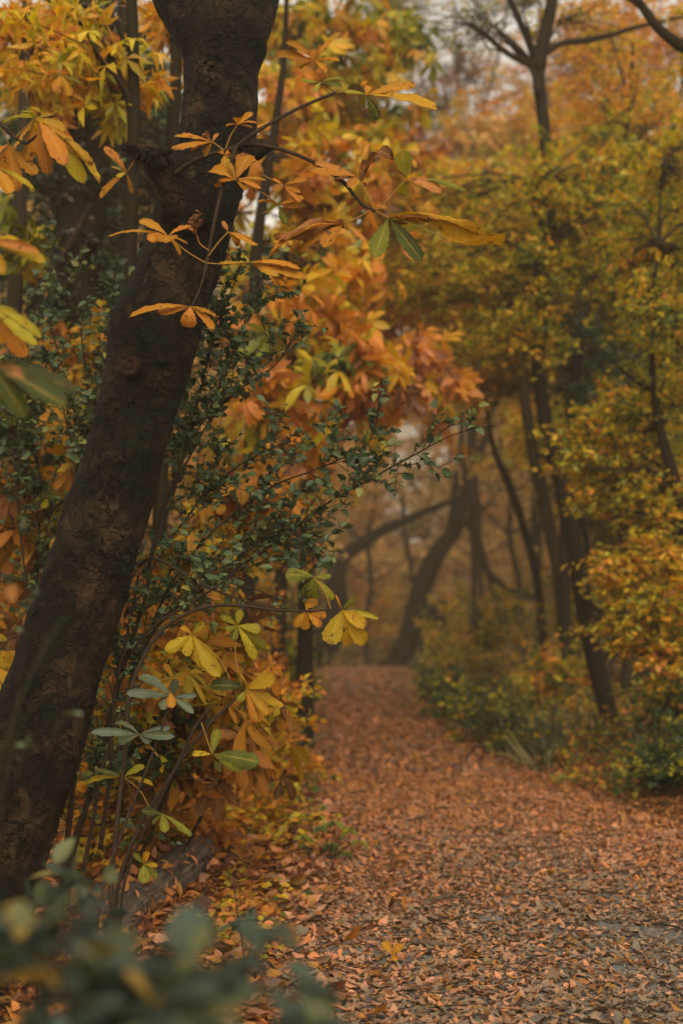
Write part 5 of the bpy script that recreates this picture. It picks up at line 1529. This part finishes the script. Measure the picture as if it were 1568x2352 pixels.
shrub('weed_stalk', 'thin weed with tiny pale leaves at the left edge', (10, 2500), 2.5, [([(-20, 2300, 3), (0, 1900, 3), (40, 1600, 2.5), (70, 1300, 2), (60, 1180, 1.5)], 2.5, 2.4), ([(20, 1740, 2), (90, 1680, 2), (150, 1640, 1.5), (205, 1640, 1)], 2.5, 2.4),
                                                                                     ([(0, 1900, 2), (40, 1780, 2), (70, 1700, 1.5)], 2.5, 2.4)],
      310, [leaf_mat('pale_weed_leaf', [(0, (.05, .07, .03)), (.6, (.16, .17, .08)), (1, (.30, .26, .14))], .3, .5, .3), M_TWIG], .12, .06, .05, .020, (.2, .2, .15), start=.45, levels=1)

# ------------------------------------------------------------------ undergrowth on both banks
def bramble(label, px, py, Y, rx, ry, rd, tint, seed, n=30, lpc=24, size=.06, L=.3, mats=None, flat=.55):
    s = Y / F
    c = P(px, py, Y)
    b = np.array([c[0], c[1], gz(c[0], c[1])])
    t = thing('bramble_bush', label, 'shrub', b)
    rng = np.random.default_rng(seed)
    m = MB()
    spray(m, rng, c, (rx * s, rd, ry * s), n, lpc, L, size, tint, hub=b, flat=flat, droop=.15, tr=.003, limb_r=.008, limbs=Y > 8.5)
    m.build('foliage', mats or [M_LEAF, M_TWIG], t)
    m = MB()
    for k in range(7 if Y > 8.5 else 0):
        e = c + rng.normal(size=3) * np.array([rx * s, rd, ry * s]) * .6
        tube(m, np.array([b + rng.normal(size=3) * [.08, .08, 0] - [0, 0, .03], (b + e) / 2 + [0, 0, .12], e]), [.0045, .0035, .002], 5, 10)
    if m.V:
        m.build('stem', M_TWIG, t)
    return t


GT = (.20, .10, .10)
for k, a in enumerate([
    ('green bramble at the right edge of the far path', 1020, 1580, 17, 70, 50, .9, (.16, .10, .2)),
    ('dark green bramble bush on the right edge of the path where it widens', 1120, 1640, 14, 110, 55, .8, (.12, .10, .2)),
    ('low green and yellow bramble left of the foot of the forked tree', 1230, 1700, 12.6, 90, 38, .7, (.18, .16, .24)),
    ('orange flecked bramble bush behind the foot of the forked tree', 1270, 1560, 15, 110, 80, .9, (.45, .18, .14)),
    ('olive bush on the right bank beyond the brambles', 1110, 1450, 22, 130, 110, 1.4, (.32, .14, .16)),
    ('tan and olive bush beside the far leaning tree', 1040, 1500, 28, 90, 90, 1.5, (.46, .15, .12)),
    ('dark bushy undergrowth right of the forked tree', 1540, 1610, 11.6, 80, 70, .7, (.12, .12, .22)),
    ('green leafed bramble at the right edge close to the path', 1530, 1760, 9.2, 90, 60, .5, (.08, .08, .13)),
    ('low bramble with dead leaves right of the foot of the forked tree', 1530, 1745, 10.4, 70, 32, .5, (.34, .25, .25)),
    ('olive undergrowth high on the right bank', 1380, 1380, 17, 120, 110, 1.1, (.36, .12, .1)),
    ('green bush at the left edge of the far path', 680, 1560, 17, 55, 70, .8, (.22, .1, .1)),
    ('grey green bush left of the far path end', 650, 1440, 24, 90, 110, 1.2, (.3, .12, .1)),
    ('tan undergrowth between the two far leaning trees', 850, 1420, 44, 110, 90, 2.0, (.6, .15, .1)),
    ('dark undergrowth at the foot of the left chestnuts', 600, 1690, 10.5, 70, 70, .7, (.55, .25, .15)),
    ('green and amber small leaved growth below the privet', 430, 1620, 6.0, 130, 110, .35, (.50, .26, .12)),
    ('dark green low growth between the saplings', 300, 1700, 5.8, 80, 110, .3, (.22, .16, .12)),
    ('orange low growth at the left edge of the path under the chestnut twigs', 600, 1640, 8.0, 80, 90, .5, (.68, .16, .12)),
    ('rusty low growth over the bank behind the log', 420, 1915, 7.2, 130, 60, .45, (.82, .12, .1)),
    ('green and orange low growth between the log and the path', 570, 1890, 7.8, 110, 55, .5, (.70, .26, .12)),
    ('low brown and green growth at the left verge of the path', 640, 1790, 9.5, 80, 50, .5, (.72, .25, .12)),
    ('dark low growth behind the stems at the foot of the trunk', 250, 1880, 6.4, 130, 120, .4, (.72, .3, .12)),
    ('olive undergrowth behind the leaning trunk at the left', 60, 1500, 9, 160, 200, .9, (.4, .2, .12)),
    ('rusty undergrowth behind the saplings', 450, 1500, 10.5, 190, 150, .9, (.68, .14, .1)),
    ('dark green thicket behind the privets', 130, 1000, 8.2, 170, 260, .6, (.12, .14, .1)),
    ('amber thicket between the chestnut trunks', 560, 1150, 12.5, 190, 200, .9, (.62, .12, .1))]):
    lb, px, py, Y, rx, ry, rd, tn = a
    n = int(26 + rx * ry / 320)
    bramble(lb, px, py, Y, rx, ry, rd, tn, 400 + k, int(n * 1.25), 24, .042 + .0026 * Y, .22 + .014 * Y)

# ------------------------------------------------------------------ small things on the ground
m_stone = soil_mat('grey_stone', [(.3, (.05, .05, .046)), (.6, (.10, .098, .09)), (.75, (.15, .14, .125))], 60, .5)


def stone(label, px, py, w, seed):
    y = CAMH * F / (py - HZ)
    c = P(px, py, y)
    c[2] = gz(c[0], c[1]) + .012
    rg = np.random.default_rng(seed)
    m = MB()
    R0 = w * y / F * .5
    nt, na = 9, 20
    th, an = np.meshgrid(np.linspace(0, math.pi, nt), np.linspace(0, 2 * math.pi, na, endpoint=False), indexing='ij')
    d = np.stack([np.sin(th) * np.cos(an), np.sin(th) * np.sin(an), np.cos(th)], -1)
    k = np.array([[1 + .28 * mnoise.noise(Vector(q * 1.6 + seed)) + .1 * mnoise.noise(Vector(q * 5 + seed)) for q in row] for row in d])
    v = d * k[..., None] * np.array([R0, R0 * .8, R0 * .35]) + c
    i, j = np.meshgrid(np.arange(nt - 1), np.arange(na), indexing='ij')
    m.add(v.reshape(-1, 3), np.stack([i * na + j, (i + 1) * na + j, (i + 1) * na + (j + 1) % na, i * na + (j + 1) % na], -1).reshape(-1, 4))
    o = m.build('stone', m_stone, None, c)
    return tag(o, label, 'stone')


stone('flat grey stone bedded in the middle of the near path', 1125, 2108, 64, 1)
stone('grey stone with fallen leaves near the right side of the path', 1412, 2060, 44, 2)
stone('grey stone near the right edge low in the picture', 1430, 2222, 80, 3)
stone('small grey stone low on the path', 1250, 2160, 36, 5)


def stick(label, a, b, w, seed):
    pts = []
    for px, py in (a, b):
        y = CAMH * F / (py - HZ)
        c = P(px, py, y)
        c[2] = gz(c[0], c[1]) + .03
        pts.append(c)
    rg = np.random.default_rng(seed)
    mid = (pts[0] + pts[1]) / 2 + rg.normal(size=3) * .015 + [0, 0, .008]
    m = MB()
    tube(m, np.array([pts[0], mid, pts[1]]), np.array([1, .9, .6]) * w, 8, 24, rough=.25, rscale=30)
    return tag(m.build('stick', M_WOOD, None, mid), label, 'stick')


stick('brown stick lying across the path', (1005, 2068), (1070, 2074), .009, 1)
stick('dark stick among the leaves low on the path', (945, 2165), (1030, 2174), .012, 2)
stick('dark forked twig leaning on the leaf covered bank', (400, 2130), (482, 2050), .008, 3)
# single big leaves on the ground
def ground_leaf(label, c, tips, Y, tint, seed, w=.5):
    b = P(*c, Y)
    t = MB()
    rg = np.random.default_rng(seed)
    for k, tp_ in enumerate(tips):
        leaflet(t, c, tp_, Y, rg.normal(0, .02), w, .6, tint + rg.normal(0, .03), rg.uniform(.4, 1), .1, seed * 9 + k)
    return tag(t.build('fallen_leaf', M_HERO, None, b), label, 'leaf')


def gY(py):
    return CAMH * F / (py - HZ)


ground_leaf('large orange leaf standing up in the litter low on the left', (660, 2180), [(640, 2130), (672, 2118), (690, 2150)], gY(2190), .74, 1)
ground_leaf('large brown leaf on the path near the left bank', (905, 1975), [(940, 1970), (885, 1965), (930, 1985)], gY(1985), .92, 2, .6)
ground_leaf('bright amber leaf on the litter low in the middle', (900, 2195), [(880, 2165), (925, 2170), (910, 2210)], gY(2215), .66, 3, .6)
ground_leaf('pale yellow leaf at the edge of the left bank', (625, 1925), [(610, 1898), (650, 1912), (640, 1935)], gY(1955), .48, 4)
# green seedling at the left side of the path
sd = P(760, 1990, gY(1975))
sd[2] = gz(sd[0], sd[1])
t = thing('seedling', 'small green seedling at the left edge of the path', 'seedling', sd)
m = MB()
rg = np.random.default_rng(88)
tops = [P(a, b, sd[1] + rg.normal(0, .08)) for a, b in [(735, 1900), (770, 1893), (800, 1910), (825, 1935), (700, 1925), (760, 1940), (790, 1960)]]
for tt in tops:
    tube(m, np.array([sd, (sd + tt) / 2 + [0, 0, .03], tt]), [.003, .0025, .0015], 5, 8)
m.build('stem', M_TWIG, t)
for tt in tops:
    m = MB()
    n = 5
    a = np.linspace(0, 6.28, n, endpoint=False) + rg.uniform(0, 1)
    scatter(m, LEAF_NEAR, np.repeat(tt[None], n, 0), np.stack([np.cos(a), np.sin(a), rg.normal(-.1, .3, n)], 1), np.stack([rg.normal(0, .3, n), rg.normal(-.5, .3, n), np.ones(n)], 1), .065, np.clip(rg.normal(.24, .06, n), 0, 1))
    m.build('leaf', M_LEAF, t, origin=tt)

# ------------------------------------------------------------------ autumn haze
m = MB()
x0, x1, y0, y1, z0, z1 = -170.0, 170.0, -70.0, 310.0, -12.0, 32.0
v = np.array([[x, y, z] for x in (x0, x1) for y in (y0, y1) for z in (z0, z1)])
m.add(v, [[0, 1, 3, 2], [4, 6, 7, 5], [0, 4, 5, 1], [2, 3, 7, 6], [0, 2, 6, 4], [1, 5, 7, 3]])
hm, nd, lk = new_mat('autumn_haze')
vol = nd.new('ShaderNodeVolumePrincipled')
vol.inputs['Color'].default_value = (.95, .85, .68, 1)
vol.inputs['Density'].default_value = HAZE
vol.inputs['Anisotropy'].default_value = .3
out = nd.new('ShaderNodeOutputMaterial')
lk.new(vol.outputs[0], out.inputs['Volume'])
if HAZE > 0:
    tag(m.build('haze', hm, None, None, False), 'thin haze hanging in the wood', 'haze', None, 'stuff')
